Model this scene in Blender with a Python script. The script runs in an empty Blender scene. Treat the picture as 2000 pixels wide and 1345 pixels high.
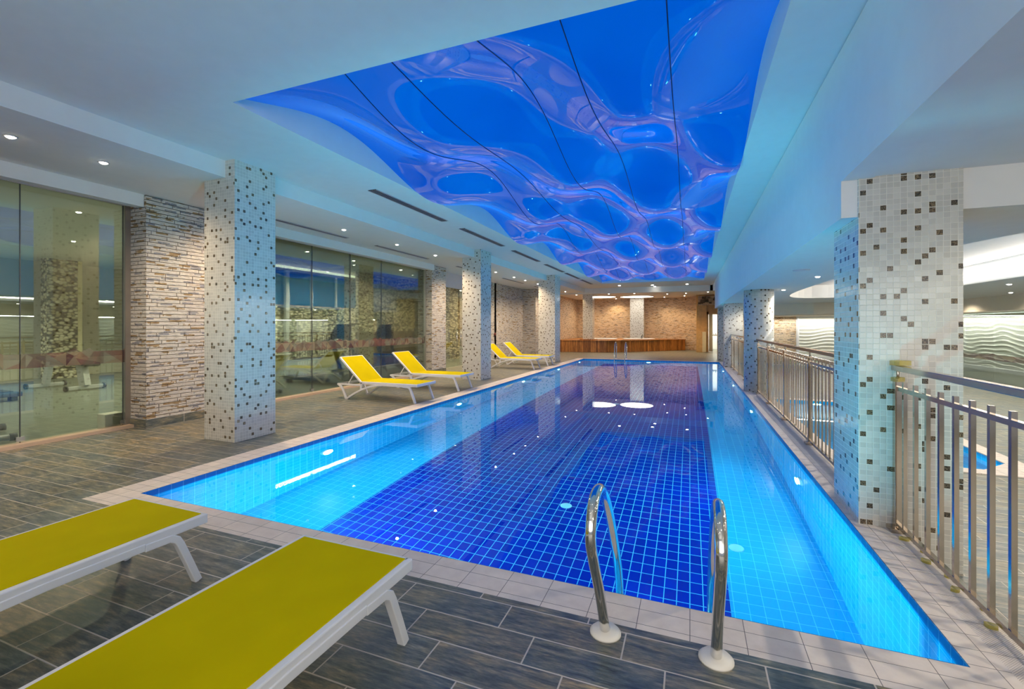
import bpy, bmesh, math, random
from mathutils import Vector, Matrix
PI = math.pi
R = math.radians
random.seed(7)
S = bpy.context.scene
C = bpy.context.collection

# ---------------------------------------------------------------- camera, world, exposure
cam = bpy.data.objects.new('camera', bpy.data.cameras.new('camera'))
C.objects.link(cam)
cam.location = (0, 0, 1.5)
cam.rotation_euler = (R(90), 0, math.atan(347.4 / 890))
cam.data.sensor_width = 36
cam.data.lens = 890 / 2000 * 36
cam.data.shift_y = -35.5 / 2000
cam.data.clip_start = 0.02
cam.data.clip_end = 200
S.camera = cam
W = bpy.data.worlds.new('world')
S.world = W
W.use_nodes = True
W.node_tree.nodes['Background'].inputs[0].default_value = (0.62, 0.68, 0.8, 1)
W.node_tree.nodes['Background'].inputs[1].default_value = 0.5
S.view_settings.view_transform = 'Standard'
S.view_settings.look = 'None'
S.view_settings.exposure = 0.0
S.view_settings.gamma = 1
S.view_settings.use_curve_mapping = False
cy = S.cycles
cy.max_bounces = 9
cy.diffuse_bounces = 5
cy.glossy_bounces = 4
cy.transmission_bounces = 7
cy.transparent_max_bounces = 12
cy.sample_clamp_indirect = 4
cy.use_denoising = True
cy.caustics_reflective = False
cy.blur_glossy = 0.6

def lamp(kind, name, loc, rot, energy, col, size=0.1, size_y=None, spot=None, blend=0.6, shape=None):
    d = bpy.data.lights.new(name, kind)
    d.cycles.is_caustics_light = name == 'pool_light'
    d.energy = energy
    d.color = col
    if kind == 'AREA':
        d.size = size
        if size_y:
            d.shape = 'RECTANGLE'
            d.size_y = size_y
        if shape:
            d.shape = shape
    else:
        d.shadow_soft_size = size
    if kind == 'SPOT':
        d.spot_size = R(spot or 100)
        d.spot_blend = blend
    o = bpy.data.objects.new(name, d)
    C.objects.link(o)
    o.location = loc
    o.rotation_euler = rot
    return o

WARM = (1.0, 0.74, 0.46)
NEUT = (1.0, 0.86, 0.7)
POOLC = (0.12, 0.82, 0.97)
# unseen fill light added behind the camera, facing down the hall
lamp('AREA', 'front_fill', (0.8, -3.6, 1.9), (R(90), 0, 0), 210, (1.0, 0.93, 0.84), 8, 2.6)
# wash lights added above the side hall relief panels to brighten and graze them
lamp('AREA', 'panel_wash', (8.70, 14.0, 1.90), (0, R(14), 0), 520, (1.0, 0.97, 0.88), 0.08, 17)
lamp('AREA', 'panel_wash', (5.6, 22.9, 1.90), (R(-12), 0, 0), 95, (1.0, 0.97, 0.88), 6.5, 0.08)
# cove strip along the back wall of the gym
lamp('AREA', 'gym_cove', (-12.0, 14.4, 3.40), (0, R(-22), 0), 420, (1.0, 0.9, 0.72), 0.16, 8)
# the room beyond the far door
lamp('AREA', 'door_room_light', (2.2, 31.0, 2.6), (0, 0, 0), 150, (1.0, 0.97, 0.88), 2, 2)

# ---------------------------------------------------------------- node helpers
class NT:
    def __init__(s, name):
        s.m = bpy.data.materials.new(name)
        s.m.use_nodes = True
        s.t = s.m.node_tree
        s.n = s.t.nodes
        s.l = s.t.links
        s.b = s.n['Principled BSDF']
        s.out = s.n['Material Output']
    def node(s, typ, **kw):
        n = s.n.new(typ)
        for k, v in kw.items():
            setattr(n, k, v)
        return n
    def put(s, sock, v):
        if v is None:
            return
        if hasattr(v, 'is_linked') or isinstance(v, bpy.types.NodeSocket):
            s.l.new(v, sock)
        else:
            if isinstance(v, tuple) and len(v) == 3 and sock.type == 'RGBA':
                v = v + (1,)
            sock.default_value = v
    def math(s, op, a, b=None, c=None):
        n = s.node('ShaderNodeMath', operation=op)
        s.put(n.inputs[0], a)
        s.put(n.inputs[1], b)
        s.put(n.inputs[2], c)
        return n.outputs[0]
    def uv(s):
        n = s.node('ShaderNodeUVMap')
        n.uv_map = 'UVMap'
        x = s.node('ShaderNodeSeparateXYZ')
        s.l.new(n.outputs[0], x.inputs[0])
        return x.outputs[0], x.outputs[1]
    def obj(s):
        n = s.node('ShaderNodeTexCoord')
        return n.outputs['Object']
    def comb(s, x, y, z=0.0):
        n = s.node('ShaderNodeCombineXYZ')
        s.put(n.inputs[0], x); s.put(n.inputs[1], y); s.put(n.inputs[2], z)
        return n.outputs[0]
    def white(s, vec):
        n = s.node('ShaderNodeTexWhiteNoise', noise_dimensions='3D')
        s.put(n.inputs[0], vec)
        return n.outputs[0], n.outputs[1]
    def noise(s, vec, scale, detail=3, rough=0.55):
        n = s.node('ShaderNodeTexNoise')
        s.put(n.inputs['Vector'], vec)
        n.inputs['Scale'].default_value = scale
        n.inputs['Detail'].default_value = detail
        n.inputs['Roughness'].default_value = rough
        return n.outputs[0]
    def ramp(s, fac, stops, interp='LINEAR'):
        n = s.node('ShaderNodeValToRGB')
        n.color_ramp.interpolation = interp
        e = n.color_ramp.elements
        while len(e) < len(stops):
            e.new(0.5)
        for i, (p, c) in enumerate(stops):
            e[i].position = p
            e[i].color = (c[0], c[1], c[2], 1)
        s.put(n.inputs[0], fac)
        return n.outputs[0]
    def mix(s, fac, a, b, blend='MIX'):
        n = s.node('ShaderNodeMix', data_type='RGBA', blend_type=blend)
        s.put(n.inputs[0], fac); s.put(n.inputs[6], a); s.put(n.inputs[7], b)
        return n.outputs[2]
    def bump(s, h, strength=0.5, dist=0.01):
        n = s.node('ShaderNodeBump')
        n.inputs['Strength'].default_value = strength
        n.inputs['Distance'].default_value = dist
        s.put(n.inputs['Height'], h)
        s.l.new(n.outputs[0], s.b.inputs['Normal'])
        return n.outputs[0]
    def cells(s, x, y, w, h, shift=0.0, rowrand=0.0):
        """grid cells: returns id vector, distance in metres to the nearest joint"""
        yr = s.math('DIVIDE', y, h)
        row = s.math('FLOOR', yr)
        fy = s.math('SUBTRACT', yr, row)
        xs = s.math('MULTIPLY_ADD', row, shift, x)
        if rowrand:
            r, _ = s.white(s.comb(row, 3.7, 1.1))
            xs = s.math('MULTIPLY_ADD', r, rowrand, xs)
        xr = s.math('DIVIDE', xs, w)
        col = s.math('FLOOR', xr)
        fx = s.math('SUBTRACT', xr, col)
        dx = s.math('MULTIPLY', s.math('SUBTRACT', 0.5, s.math('ABSOLUTE', s.math('SUBTRACT', fx, 0.5))), w)
        dy = s.math('MULTIPLY', s.math('SUBTRACT', 0.5, s.math('ABSOLUTE', s.math('SUBTRACT', fy, 0.5))), h)
        d = s.math('MINIMUM', dx, dy)
        return s.comb(col, row, 0.5), d
    def set(s, col=None, rough=None, metal=None, spec=None, coat=None, em=None, emstr=None, trans=None, ior=None):
        b = s.b
        s.put(b.inputs['Base Color'], col)
        s.put(b.inputs['Roughness'], rough)
        s.put(b.inputs['Metallic'], metal)
        s.put(b.inputs['Specular IOR Level'], spec)
        s.put(b.inputs['Coat Weight'], coat)
        s.put(b.inputs['Emission Color'], em)
        s.put(b.inputs['Emission Strength'], emstr)
        s.put(b.inputs['Transmission Weight'], trans)
        s.put(b.inputs['IOR'], ior)
        return s.m

def flat(name, col, rough=0.5, metal=0.0, var=0.04, **kw):
    """plain material with a little procedural mottling"""
    t = NT(name)
    n = t.noise(t.obj(), 6.0, 2)
    a = tuple(max(0, c * (1 - var)) for c in col)
    b = tuple(min(1, c * (1 + var)) for c in col)
    t.set(col=t.ramp(n, [(0.3, a), (0.7, b)]), rough=rough, metal=metal, **kw)
    return t.m

def emit(name, col, strength):
    t = NT(name)
    return t.set(col=(0.8, 0.8, 0.8), em=col, emstr=strength, rough=0.4)

M = {}
M['plaster'] = flat('plaster', (0.78, 0.78, 0.77), 0.85, var=0.015)
M['cream'] = flat('cream_plaster', (0.74, 0.66, 0.54), 0.8, var=0.02)
M['gym_floor'] = flat('gym_floor', (0.17, 0.19, 0.16), 0.28, var=0.25)
M['gym_wall'] = flat('gym_wall', (0.55, 0.52, 0.42), 0.7)
M['ledge'] = flat('ledge_paint', (0.66, 0.62, 0.5), 0.5)
M['white_paint'] = flat('white_frame', (0.80, 0.80, 0.82), 0.38, var=0.02)
M['dark'] = flat('dark_plastic', (0.03, 0.032, 0.036), 0.4, var=0.2)
M['darkgrey'] = flat('charcoal_metal', (0.07, 0.08, 0.09), 0.35, var=0.1)
M['grey'] = flat('grey_plastic', (0.42, 0.43, 0.43), 0.35)
M['lightgrey'] = flat('silver_plastic', (0.6, 0.6, 0.6), 0.3)
M['bluepl'] = flat('blue_plastic', (0.03, 0.1, 0.35), 0.3)
M['vinyl'] = flat('black_vinyl', (0.035, 0.03, 0.03), 0.45, var=0.3)
M['red'] = emit('red_display', (1.0, 0.05, 0.03), 1.2)
M['chrome'] = flat('polished_steel', (0.72, 0.71, 0.69), 0.09, 1.0)
M['steel'] = flat('rail_steel', (0.50, 0.43, 0.35), 0.12, 1.0)
M['copper'] = flat('handrail_wood', (0.52, 0.24, 0.09), 0.25)
M['flange'] = flat('flange_plastic', (0.78, 0.74, 0.68), 0.4)
M['grille'] = flat('grille_black', (0.03, 0.03, 0.035), 0.6)
M['grille_slat'] = flat('grille_slat', (0.28, 0.29, 0.3), 0.5)
M['sill'] = flat('sill_marble', (0.62, 0.46, 0.34), 0.4)
M['door_wood'] = flat('door_frame_wood', (0.62, 0.38, 0.14), 0.45, var=0.12)
M['door_cream'] = flat('door_cream', (0.75, 0.66, 0.42), 0.5)
M['alu'] = flat('aluminium', (0.45, 0.42, 0.38), 0.35, 0.8)
M['rubber'] = flat('rubber', (0.05, 0.045, 0.04), 0.7)
M['skin_film'] = None

def mk_deck():
    t = NT('deck_tile')
    x, y = t.uv()
    idv, d = t.cells(x, y, 0.60, 0.19, 0.19)
    r1, rc = t.white(idv)
    st = t.comb(t.math('MULTIPLY', x, 1.6), t.math('MULTIPLY', y, 9.0), t.math('MULTIPLY', r1, 37.0))
    n1 = t.noise(st, 3.4, 9, 0.74)
    st2 = t.comb(t.math('MULTIPLY', x, 3.0), t.math('MULTIPLY', y, 26.0), t.math('MULTIPLY', r1, 11.0))
    n2 = t.noise(st2, 3.0, 5, 0.7)
    n3 = t.noise(t.comb(x, y, t.math('MULTIPLY', r1, 9.0)), 3.2, 3, 0.6)
    colr = t.ramp(n1, [(0.32, (0.05, 0.06, 0.066)), (0.47, (0.13, 0.15, 0.148)), (0.58, (0.25, 0.235, 0.19)), (0.72, (0.52, 0.45, 0.33))])
    cold = t.ramp(n2, [(0.3, (0.45, 0.45, 0.47)), (0.62, (1.1, 1.08, 1.02))])
    colr = t.mix(0.75, colr, cold, 'MULTIPLY')
    tint = t.ramp(r1, [(0.0, (0.75, 0.88, 1.0)), (0.5, (1.0, 1.0, 1.0)), (1.0, (1.25, 1.1, 0.9))])
    colr = t.mix(0.8, colr, tint, 'MULTIPLY')
    patch = t.ramp(n3, [(0.45, (0.85, 0.9, 0.95)), (0.62, (1.25, 1.12, 0.9))])
    colr = t.mix(0.8, colr, patch, 'MULTIPLY')
    g = t.math('LESS_THAN', d, 0.0036)
    col = t.mix(g, colr, (0.55, 0.49, 0.42))
    t.set(col=col, rough=t.ramp(n2, [(0.3, (0.28, 0.28, 0.28)), (0.7, (0.45, 0.45, 0.45))]), spec=0.5)
    h = t.math('MULTIPLY_ADD', n2, 0.25, t.math('MINIMUM', t.math('MULTIPLY', d, 200.0), 1.0))
    t.bump(h, 0.35, 0.003)
    return t.m
M['deck'] = mk_deck()

def mk_coping(name, ribbed=False):
    t = NT(name)
    x, y = t.uv()
    idv, d = t.cells(x, y, 0.25, 0.125 if not ribbed else 0.25)
    r1, _ = t.white(idv)
    n = t.noise(t.comb(x, y, 0), 9.0, 5, 0.6)
    col = t.ramp(n, [(0.3, (0.68, 0.59, 0.52)), (0.7, (0.80, 0.71, 0.63))])
    col = t.mix(0.5, col, t.ramp(r1, [(0, (0.9, 0.9, 0.92)), (1, (1.06, 1.04, 1.0))]), 'MULTIPLY')
    g = t.math('LESS_THAN', d, 0.0016)
    col = t.mix(g, col, (0.12, 0.105, 0.10))
    t.set(col=col, rough=0.55)
    if ribbed:
        s1 = t.math('SINE', t.math('MULTIPLY', x, 620.0))
        s2 = t.math('SINE', t.math('MULTIPLY', y, 620.0))
        h = t.math('MULTIPLY', s1, s2)
        t.bump(h, 0.5, 0.002)
        dark = t.math('LESS_THAN', h, -0.25)
        t.set(col=t.mix(t.math('MULTIPLY', dark, 0.35), col, (0.2, 0.17, 0.15)))
    return t.m
M['coping'] = mk_coping('coping_tile')
M['coping_rib'] = mk_coping('coping_ribbed', True)

def mk_mosaic(name, white=(0.60, 0.585, 0.54), size=0.0415, dens=0.085, grout=(0.72, 0.70, 0.64)):
    t = NT(name)
    x, y = t.uv()
    idv, d = t.cells(x, y, size, size)
    r1, rc = t.white(idv)
    x2, y2 = x, y
    sp = t.node('ShaderNodeSeparateXYZ'); t.l.new(idv, sp.inputs[0])
    # one dark chip in most 3 x 4 blocks, each in its own place
    bx_ = t.math('FLOOR', t.math('DIVIDE', sp.outputs[0], 3.0)); by_ = t.math('FLOOR', t.math('DIVIDE', sp.outputs[1], 3.0))
    _, bc = t.white(t.comb(bx_, by_, 7.7))
    sb = t.node('ShaderNodeSeparateXYZ'); t.l.new(bc, sb.inputs[0])
    ix = t.math('SUBTRACT', sp.outputs[0], t.math('MULTIPLY', bx_, 3.0)); iy = t.math('SUBTRACT', sp.outputs[1], t.math('MULTIPLY', by_, 3.0))
    m1 = t.math('LESS_THAN', t.math('ABSOLUTE', t.math('SUBTRACT', ix, t.math('FLOOR', t.math('MULTIPLY', sb.outputs[0], 3.0)))), 0.4)
    m2 = t.math('LESS_THAN', t.math('ABSOLUTE', t.math('SUBTRACT', iy, t.math('FLOOR', t.math('MULTIPLY', sb.outputs[1], 3.0)))), 0.4)
    isdark = t.math('MULTIPLY', t.math('MULTIPLY', m1, m2), t.math('LESS_THAN', sb.outputs[2], 0.82))
    sc = t.node('ShaderNodeVectorMath', operation='ADD')
    t.l.new(idv, sc.inputs[0]); sc.inputs[1].default_value = (17.3, 5.1, 2.2)
    r2, _ = t.white(sc.outputs[0])
    light = t.ramp(r2, [(0, tuple(c * 0.88 for c in white)), (1, tuple(min(1, c * 1.06) for c in white))])
    n = t.noise(t.comb(x, y, r2), 130.0, 2)
    darkc = t.ramp(n, [(0.40, (0.03, 0.025, 0.022)), (0.62, (0.26, 0.20, 0.13))])
    tone = t.ramp(r2, [(0, (0.55, 0.55, 0.58)), (1, (1.3, 1.2, 1.0))])
    darkc = t.mix(0.8, darkc, tone, 'MULTIPLY')
    col = t.mix(isdark, light, darkc)
    g = t.math('LESS_THAN', d, 0.0022)
    col = t.mix(g, col, grout)
    t.set(col=col, rough=t.math('MULTIPLY_ADD', g, 0.5, 0.14), spec=0.6)
    # every glass chip sits at a slightly different tilt
    _, rv = t.white(idv)
    sx = t.node('ShaderNodeSeparateXYZ'); t.l.new(rv, sx.inputs[0])
    ax = t.math('MULTIPLY', t.math('SUBTRACT', sx.outputs[0], 0.5), x)
    ay = t.math('MULTIPLY', t.math('SUBTRACT', sx.outputs[1], 0.5), y)
    yr = t.math('FRACT', t.math('DIVIDE', y, size))
    xr = t.math('FRACT', t.math('DIVIDE', x, size))
    hh = t.math('ADD', t.math('MULTIPLY', t.math('SUBTRACT', sx.outputs[0], 0.5), xr), t.math('MULTIPLY', t.math('SUBTRACT', sx.outputs[1], 0.5), yr))
    h = t.math('ADD', hh, t.math('MINIMUM', t.math('MULTIPLY', d, 300.0), 1.0))
    t.bump(h, 0.5, 0.0022)
    return t.m
M['mosaic'] = mk_mosaic('mosaic_chips')

def mk_stone(name, tint=(1, 1, 1)):
    t = NT(name)
    x, y = t.uv()
    idv, d = t.cells(x, y, 0.40, 0.056, 0.0, 5.3)
    idw, d2 = t.cells(x, y, 0.17, 0.028, 0.0, 3.1)
    r1, _ = t.white(idv)
    r2, _ = t.white(idw)
    nb = t.noise(t.comb(t.math('MULTIPLY', x, 1.0), t.math('MULTIPLY', y, 4.0), r1), 14.0, 5, 0.65)
    base = t.ramp(nb, [(0.25, (0.36, 0.335, 0.32)), (0.45, (0.62, 0.58, 0.54)), (0.72, (0.80, 0.75, 0.70))])
    sel = t.math('MULTIPLY', r1, 1.0)
    brown = t.ramp(nb, [(0.3, (0.17, 0.10, 0.05)), (0.6, (0.46, 0.33, 0.18))])
    grey = t.ramp(nb, [(0.3, (0.17, 0.17, 0.19)), (0.6, (0.38, 0.38, 0.42))])
    n3 = t.noise(t.comb(x, t.math('MULTIPLY', y, 3.0), r2), 5.0, 3, 0.6)
    mb = t.math('MULTIPLY', t.math('GREATER_THAN', r2, 0.82), t.math('GREATER_THAN', n3, 0.48))
    mg = t.math('MULTIPLY', t.math('LESS_THAN', r2, 0.12), t.math('GREATER_THAN', n3, 0.44))
    col = t.mix(mb, base, brown)
    col = t.mix(mg, col, grey)
    j = t.math('LESS_THAN', d, 0.0022)
    col = t.mix(j, col, (0.10, 0.075, 0.06))
    col = t.mix(1.0, col, tint, 'MULTIPLY')
    t.set(col=col, rough=0.8)
    h = t.math('ADD', t.math('MULTIPLY', r1, 1.3), t.math('MULTIPLY', nb, 1.1))
    h = t.math('MULTIPLY', h, t.math('MINIMUM', t.math('MULTIPLY', d, 160.0), 1.0))
    t.bump(h, 1.0, 0.016)
    return t.m
M['stone'] = mk_stone('stacked_stone')
M['stone_warm'] = mk_stone('stacked_stone_sandy', (1.15, 0.95, 0.72))

def mk_pebble():
    t = NT('pebble_wall')
    x, y = t.uv()
    v = t.node('ShaderNodeTexVoronoi', feature='F1')
    t.put(v.inputs['Vector'], t.comb(x, t.math('MULTIPLY', y, 1.5), 0))
    v.inputs['Scale'].default_value = 9.0
    dd = v.outputs['Distance']
    sx = t.node('ShaderNodeSeparateColor'); t.l.new(v.outputs['Color'], sx.inputs[0])
    c = t.ramp(sx.outputs[0], [(0, (0.42, 0.36, 0.22)), (0.4, (0.66, 0.6, 0.42)), (1, (0.85, 0.8, 0.62))])
    edge = t.ramp(dd, [(0.40, (1, 1, 1)), (0.68, (0.10, 0.085, 0.05))])
    col = t.mix(1.0, c, edge, 'MULTIPLY')
    t.set(col=col, rough=0.6)
    t.bump(t.math('SUBTRACT', 1.0, dd), 1.0, 0.05)
    return t.m
M['pebble'] = mk_pebble()

def mk_slats():
    t = NT('timber_slats')
    x, y = t.uv()
    idv, d = t.cells(x, y, 0.105, 5.0)
    r1, _ = t.white(idv)
    n = t.noise(t.comb(t.math('MULTIPLY', x, 14.0), t.math('MULTIPLY', y, 1.2), r1), 2.2, 5, 0.6)
    a = t.ramp(n, [(0.3, (0.22, 0.075, 0.02)), (0.7, (0.62, 0.28, 0.07))])
    col = t.mix(0.9, a, t.ramp(r1, [(0, (0.5, 0.42, 0.4)), (0.6, (1, 0.95, 0.85)), (1, (1.3, 1.25, 1.1))]), 'MULTIPLY')
    g = t.math('LESS_THAN', d, 0.006)
    col = t.mix(g, col, (0.03, 0.015, 0.006))
    t.set(col=col, rough=0.4)
    t.bump(t.math('MINIMUM', t.math('MULTIPLY', d, 120.0), 1.0), 0.6, 0.006)
    return t.m
M['slats'] = mk_slats()

def mk_pooltile(name, a, b, grout, w, h, gw=0.003):
    t = NT(name)
    x, y = t.uv()
    idv, d = t.cells(x, y, w, h)
    r1, _ = t.white(idv)
    col = t.ramp(r1, [(0, a), (1, b)])
    g = t.math('LESS_THAN', d, gw)
    col = t.mix(g, col, grout)
    t.set(col=col, rough=0.25, spec=0.3)
    return t.m
M['pool_light'] = mk_pooltile('pale_pool_tile', (0.015, 0.40, 0.72), (0.02, 0.43, 0.76), (0.20, 0.76, 0.92), 0.11, 0.121, 0.0026)
M['waterline'] = mk_pooltile('waterline_tile', (0.01, 0.16, 0.42), (0.012, 0.18, 0.46), (0.08, 0.36, 0.6), 0.11, 0.121, 0.002)
M['pool_dark'] = mk_pooltile('cobalt_pool_tile', (0.002, 0.008, 0.21), (0.003, 0.014, 0.28), (0.16, 0.58, 0.80), 0.102, 0.137, 0.0035)

def mk_water():
    t = NT('water')
    g = t.node('ShaderNodeBsdfGlass')
    g.inputs['IOR'].default_value = 1.333
    g.inputs['Roughness'].default_value = 0.0
    g.inputs['Color'].default_value = (0.90, 0.985, 1.0, 1)
    t.l.new(g.outputs[0], t.out.inputs['Surface'])
    return t.m
M['water'] = mk_water()

def mk_pane(name, tint=(0.72, 0.78, 0.72), gain=1.6, base=0.05):
    t = NT(name)
    tr = t.node('ShaderNodeBsdfTransparent')
    tr.inputs[0].default_value = tint + (1,)
    gl = t.node('ShaderNodeBsdfGlossy')
    gl.inputs['Roughness'].default_value = 0.0
    gl.inputs['Color'].default_value = (0.92, 0.97, 0.95, 1)
    fr = t.node('ShaderNodeFresnel')
    fr.inputs[0].default_value = 1.5
    f = t.math('MINIMUM', t.math('MULTIPLY_ADD', fr.outputs[0], gain, base), 0.9)
    mx = t.node('ShaderNodeMixShader')
    t.l.new(f, mx.inputs[0]); t.l.new(tr.outputs[0], mx.inputs[1]); t.l.new(gl.outputs[0], mx.inputs[2])
    t.l.new(mx.outputs[0], t.out.inputs['Surface'])
    return t.m
M['pane'] = mk_pane('gym_glass', (0.86, 0.92, 0.84), 1.5, 0.06)
M['clearpane'] = mk_pane('clear_glass', (0.93, 0.96, 0.94), 0.7, 0.0)

def mk_frost(name, col, alpha=0.85):
    t = NT(name)
    t.set(col=col, rough=0.5)
    t.put(t.b.inputs['Alpha'], alpha)
    return t.m
FR = [mk_frost('frost_plum', (0.12, 0.04, 0.05), 0.6), mk_frost('frost_rose', (0.22, 0.09, 0.08), 0.6), mk_frost('frost_sand', (0.26, 0.2, 0.14), 0.6),
      mk_frost('frost_taupe', (0.14, 0.10, 0.08), 0.6), mk_frost('frost_mist', (0.26, 0.25, 0.2), 0.5)]

def mk_film():
    t = NT('stretch_film')
    n = t.noise(t.obj(), 0.6, 2)
    em = t.ramp(n, [(0.3, (0.0, 0.085, 0.56)), (0.7, (0.0, 0.13, 0.68))])
    t.set(col=(0.0, 0.03, 0.22), rough=0.02, spec=0.55, em=em, emstr=0.80, coat=0.0)
    t.b.inputs['Specular Tint'].default_value = (0.35, 0.82, 1.0, 1)
    t.b.inputs['Coat Roughness'].default_value = 0.02
    t.b.inputs['Coat IOR'].default_value = 1.45
    return t.m
M['film'] = mk_film()
M['seam'] = flat('seam', (0.0, 0.02, 0.12), 0.5)

def mk_fabric():
    t = NT('yellow_sling')
    x, y = t.uv()
    w = t.math('MULTIPLY', t.math('SINE', t.math('MULTIPLY', x, 2200.0)), t.math('SINE', t.math('MULTIPLY', y, 2200.0)))
    n = t.noise(t.obj(), 3.0, 3)
    t.set(col=t.ramp(n, [(0.3, (0.60, 0.47, 0.0)), (0.7, (0.66, 0.52, 0.0))]), rough=0.8, spec=0.04)
    t.bump(w, 0.2, 0.001)
    return t.m
M['fabric'] = mk_fabric()

def mk_wavewall():
    t = NT('wave_panel')
    n = t.noise(t.obj(), 5.0, 2)
    return t.set(col=t.ramp(n, [(0.3, (0.78, 0.78, 0.70)), (0.7, (0.82, 0.82, 0.75))]), rough=0.5)
M['wave'] = mk_wavewall()
M['led'] = emit('cove_led', (1.0, 0.91, 0.80), 20.0)
M['bulb'] = emit('lamp_glass', (1.0, 0.9, 0.76), 30.0)
M['bulb_pool'] = emit('pool_lamp_glass', (0.8, 0.97, 1.0), 14.0)
M['disc'] = emit('ceiling_disc', (1.0, 0.92, 0.78), 1.6)
M['sky_pane'] = mk_frost('upper_glass', (0.01, 0.07, 0.16), 1.0)
M['sky_pane'].node_tree.nodes['Principled BSDF'].inputs['Roughness'].default_value = 0.08
M['leaf'] = flat('leaf_green', (0.05, 0.22, 0.05), 0.5, var=0.4)
M['petal'] = flat('petal_white', (0.75, 0.75, 0.72), 0.6)
M['tape'] = mk_frost('yellow_tape', (0.62, 0.52, 0.08), 0.5)
M['rock'] = flat('rock', (0.10, 0.075, 0.05), 0.9, var=0.8)
M['sign'] = flat('sign_board', (0.02, 0.015, 0.012), 0.5)
M['letter'] = flat('sign_letter', (0.8, 0.75, 0.6), 0.5)

# ---------------------------------------------------------------- mesh builder
class MB:
    def __init__(s):
        s.v = []; s.f = []; s.m = []; s.mats = []; s.uvs = {}; s.sm = set()
    def mi(s, mat):
        if mat not in s.mats:
            s.mats.append(mat)
        return s.mats.index(mat)
    def quad(s, pts, mat, uv=None, smooth=False):
        i = len(s.v)
        s.v += [tuple(p) for p in pts]
        s.f.append(tuple(range(i, i + len(pts))))
        s.m.append(s.mi(mat))
        if uv:
            s.uvs[len(s.f) - 1] = uv
        if smooth:
            s.sm.add(len(s.f) - 1)
        return s
    def box(s, x0, x1, y0, y1, z0, z1, mat, skip=''):
        P = [(x0, y0, z0), (x1, y0, z0), (x1, y1, z0), (x0, y1, z0), (x0, y0, z1), (x1, y0, z1), (x1, y1, z1), (x0, y1, z1)]
        i = len(s.v)
        s.v += P
        for k, f in {'b': (0, 3, 2, 1), 't': (4, 5, 6, 7), 'f': (0, 1, 5, 4), 'k': (2, 3, 7, 6), 'l': (3, 0, 4, 7), 'r': (1, 2, 6, 5)}.items():
            if k in skip:
                continue
            s.f.append(tuple(i + q for q in f))
            s.m.append(s.mi(mat))
        return s
    def xform(s, mat4, start=0):
        for k in range(start, len(s.v)):
            s.v[k] = tuple(mat4 @ Vector(s.v[k]))
        return s
    def bar(s, p, q, w, h, mat):
        """rectangular bar between two points; w sideways, h upwards"""
        p = Vector(p); q = Vector(q)
        return s.sweep([p, q], [(-w / 2, -h / 2), (w / 2, -h / 2), (w / 2, h / 2), (-w / 2, h / 2)], mat, smooth=False)
    def tube(s, pts, r, mat, n=10):
        prof = [(r * math.cos(2 * PI * k / n), r * math.sin(2 * PI * k / n)) for k in range(n)]
        return s.sweep([Vector(p) for p in pts], prof, mat, smooth=True)
    def sweep(s, pts, prof, mat, smooth=False, up=Vector((0, 0, 1)), side=None):
        n = len(prof); base = len(s.v)
        mi = s.mi(mat)
        prev = None
        for k, p in enumerate(pts):
            if k == 0: d = pts[1] - pts[0]
            elif k == len(pts) - 1: d = pts[-1] - pts[-2]
            else: d = (pts[k + 1] - p).normalized() + (p - pts[k - 1]).normalized()
            d = d.normalized()
            if side is not None:
                sx = side.normalized()
            elif prev is None:
                u = up if abs(d.dot(up)) < 0.98 else Vector((0, 1, 0))
                sx = d.cross(u).normalized()
            else:
                sx = (prev - d * prev.dot(d)).normalized()
            prev = sx
            sy = sx.cross(d).normalized()
            sc = 1.0
            if 0 < k < len(pts) - 1:
                c = (pts[k + 1] - p).normalized().dot((p - pts[k - 1]).normalized())
                sc = 1 / max(0.5, math.sqrt((1 + c) / 2))
            for (a, b) in prof:
                s.v.append(tuple(p + sx * a + sy * b * (sc if side is not None else 1)))
        for k in range(len(pts) - 1):
            for j in range(n):
                a = base + k * n + j; b = base + k * n + (j + 1) % n
                s.f.append((a, b, b + n, a + n)); s.m.append(mi)
                if smooth: s.sm.add(len(s.f) - 1)
        s.f.append(tuple(base + j for j in range(n))[::-1]); s.m.append(mi)
        e = base + (len(pts) - 1) * n
        s.f.append(tuple(e + j for j in range(n))); s.m.append(mi)
        return s
    def lathe(s, prof, mat, c=(0, 0, 0), n=24, smooth=True, uvs=False):
        base = len(s.v); mi = s.mi(mat)
        for (r, z) in prof:
            for k in range(n):
                a = 2 * PI * k / n
                s.v.append((c[0] + r * math.cos(a), c[1] + r * math.sin(a), c[2] + z))
        for i in range(len(prof) - 1):
            for k in range(n):
                a = base + i * n + k; b = base + i * n + (k + 1) % n
                s.f.append((a, b, b + n, a + n)); s.m.append(mi)
                if smooth: s.sm.add(len(s.f) - 1)
                if uvs:
                    r = prof[i][0]; u0 = 2 * PI * r * k / n; u1 = 2 * PI * r * (k + 1) / n
                    z0 = prof[i][1]; z1 = prof[i + 1][1]
                    s.uvs[len(s.f) - 1] = [(u0, z0), (u1, z0), (u1, z1), (u0, z1)]
        if prof[0][0] > 1e-6:
            s.f.append(tuple(base + k for k in range(n))[::-1]); s.m.append(mi)
        e = base + (len(prof) - 1) * n
        if prof[-1][0] > 1e-6:
            s.f.append(tuple(e + k for k in range(n))); s.m.append(mi)
        return s
    def prism(s, poly, z0, z1, mat, matside=None):
        i = len(s.v); n = len(poly)
        s.v += [(x, y, z0) for x, y in poly] + [(x, y, z1) for x, y in poly]
        s.f.append(tuple(range(i, i + n))[::-1]); s.m.append(s.mi(mat))
        s.f.append(tuple(range(i + n, i + 2 * n))); s.m.append(s.mi(mat))
        for k in range(n):
            a, b = i + k, i + (k + 1) % n
            s.f.append((a, b, b + n, a + n)); s.m.append(s.mi(matside or mat))
        return s
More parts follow.
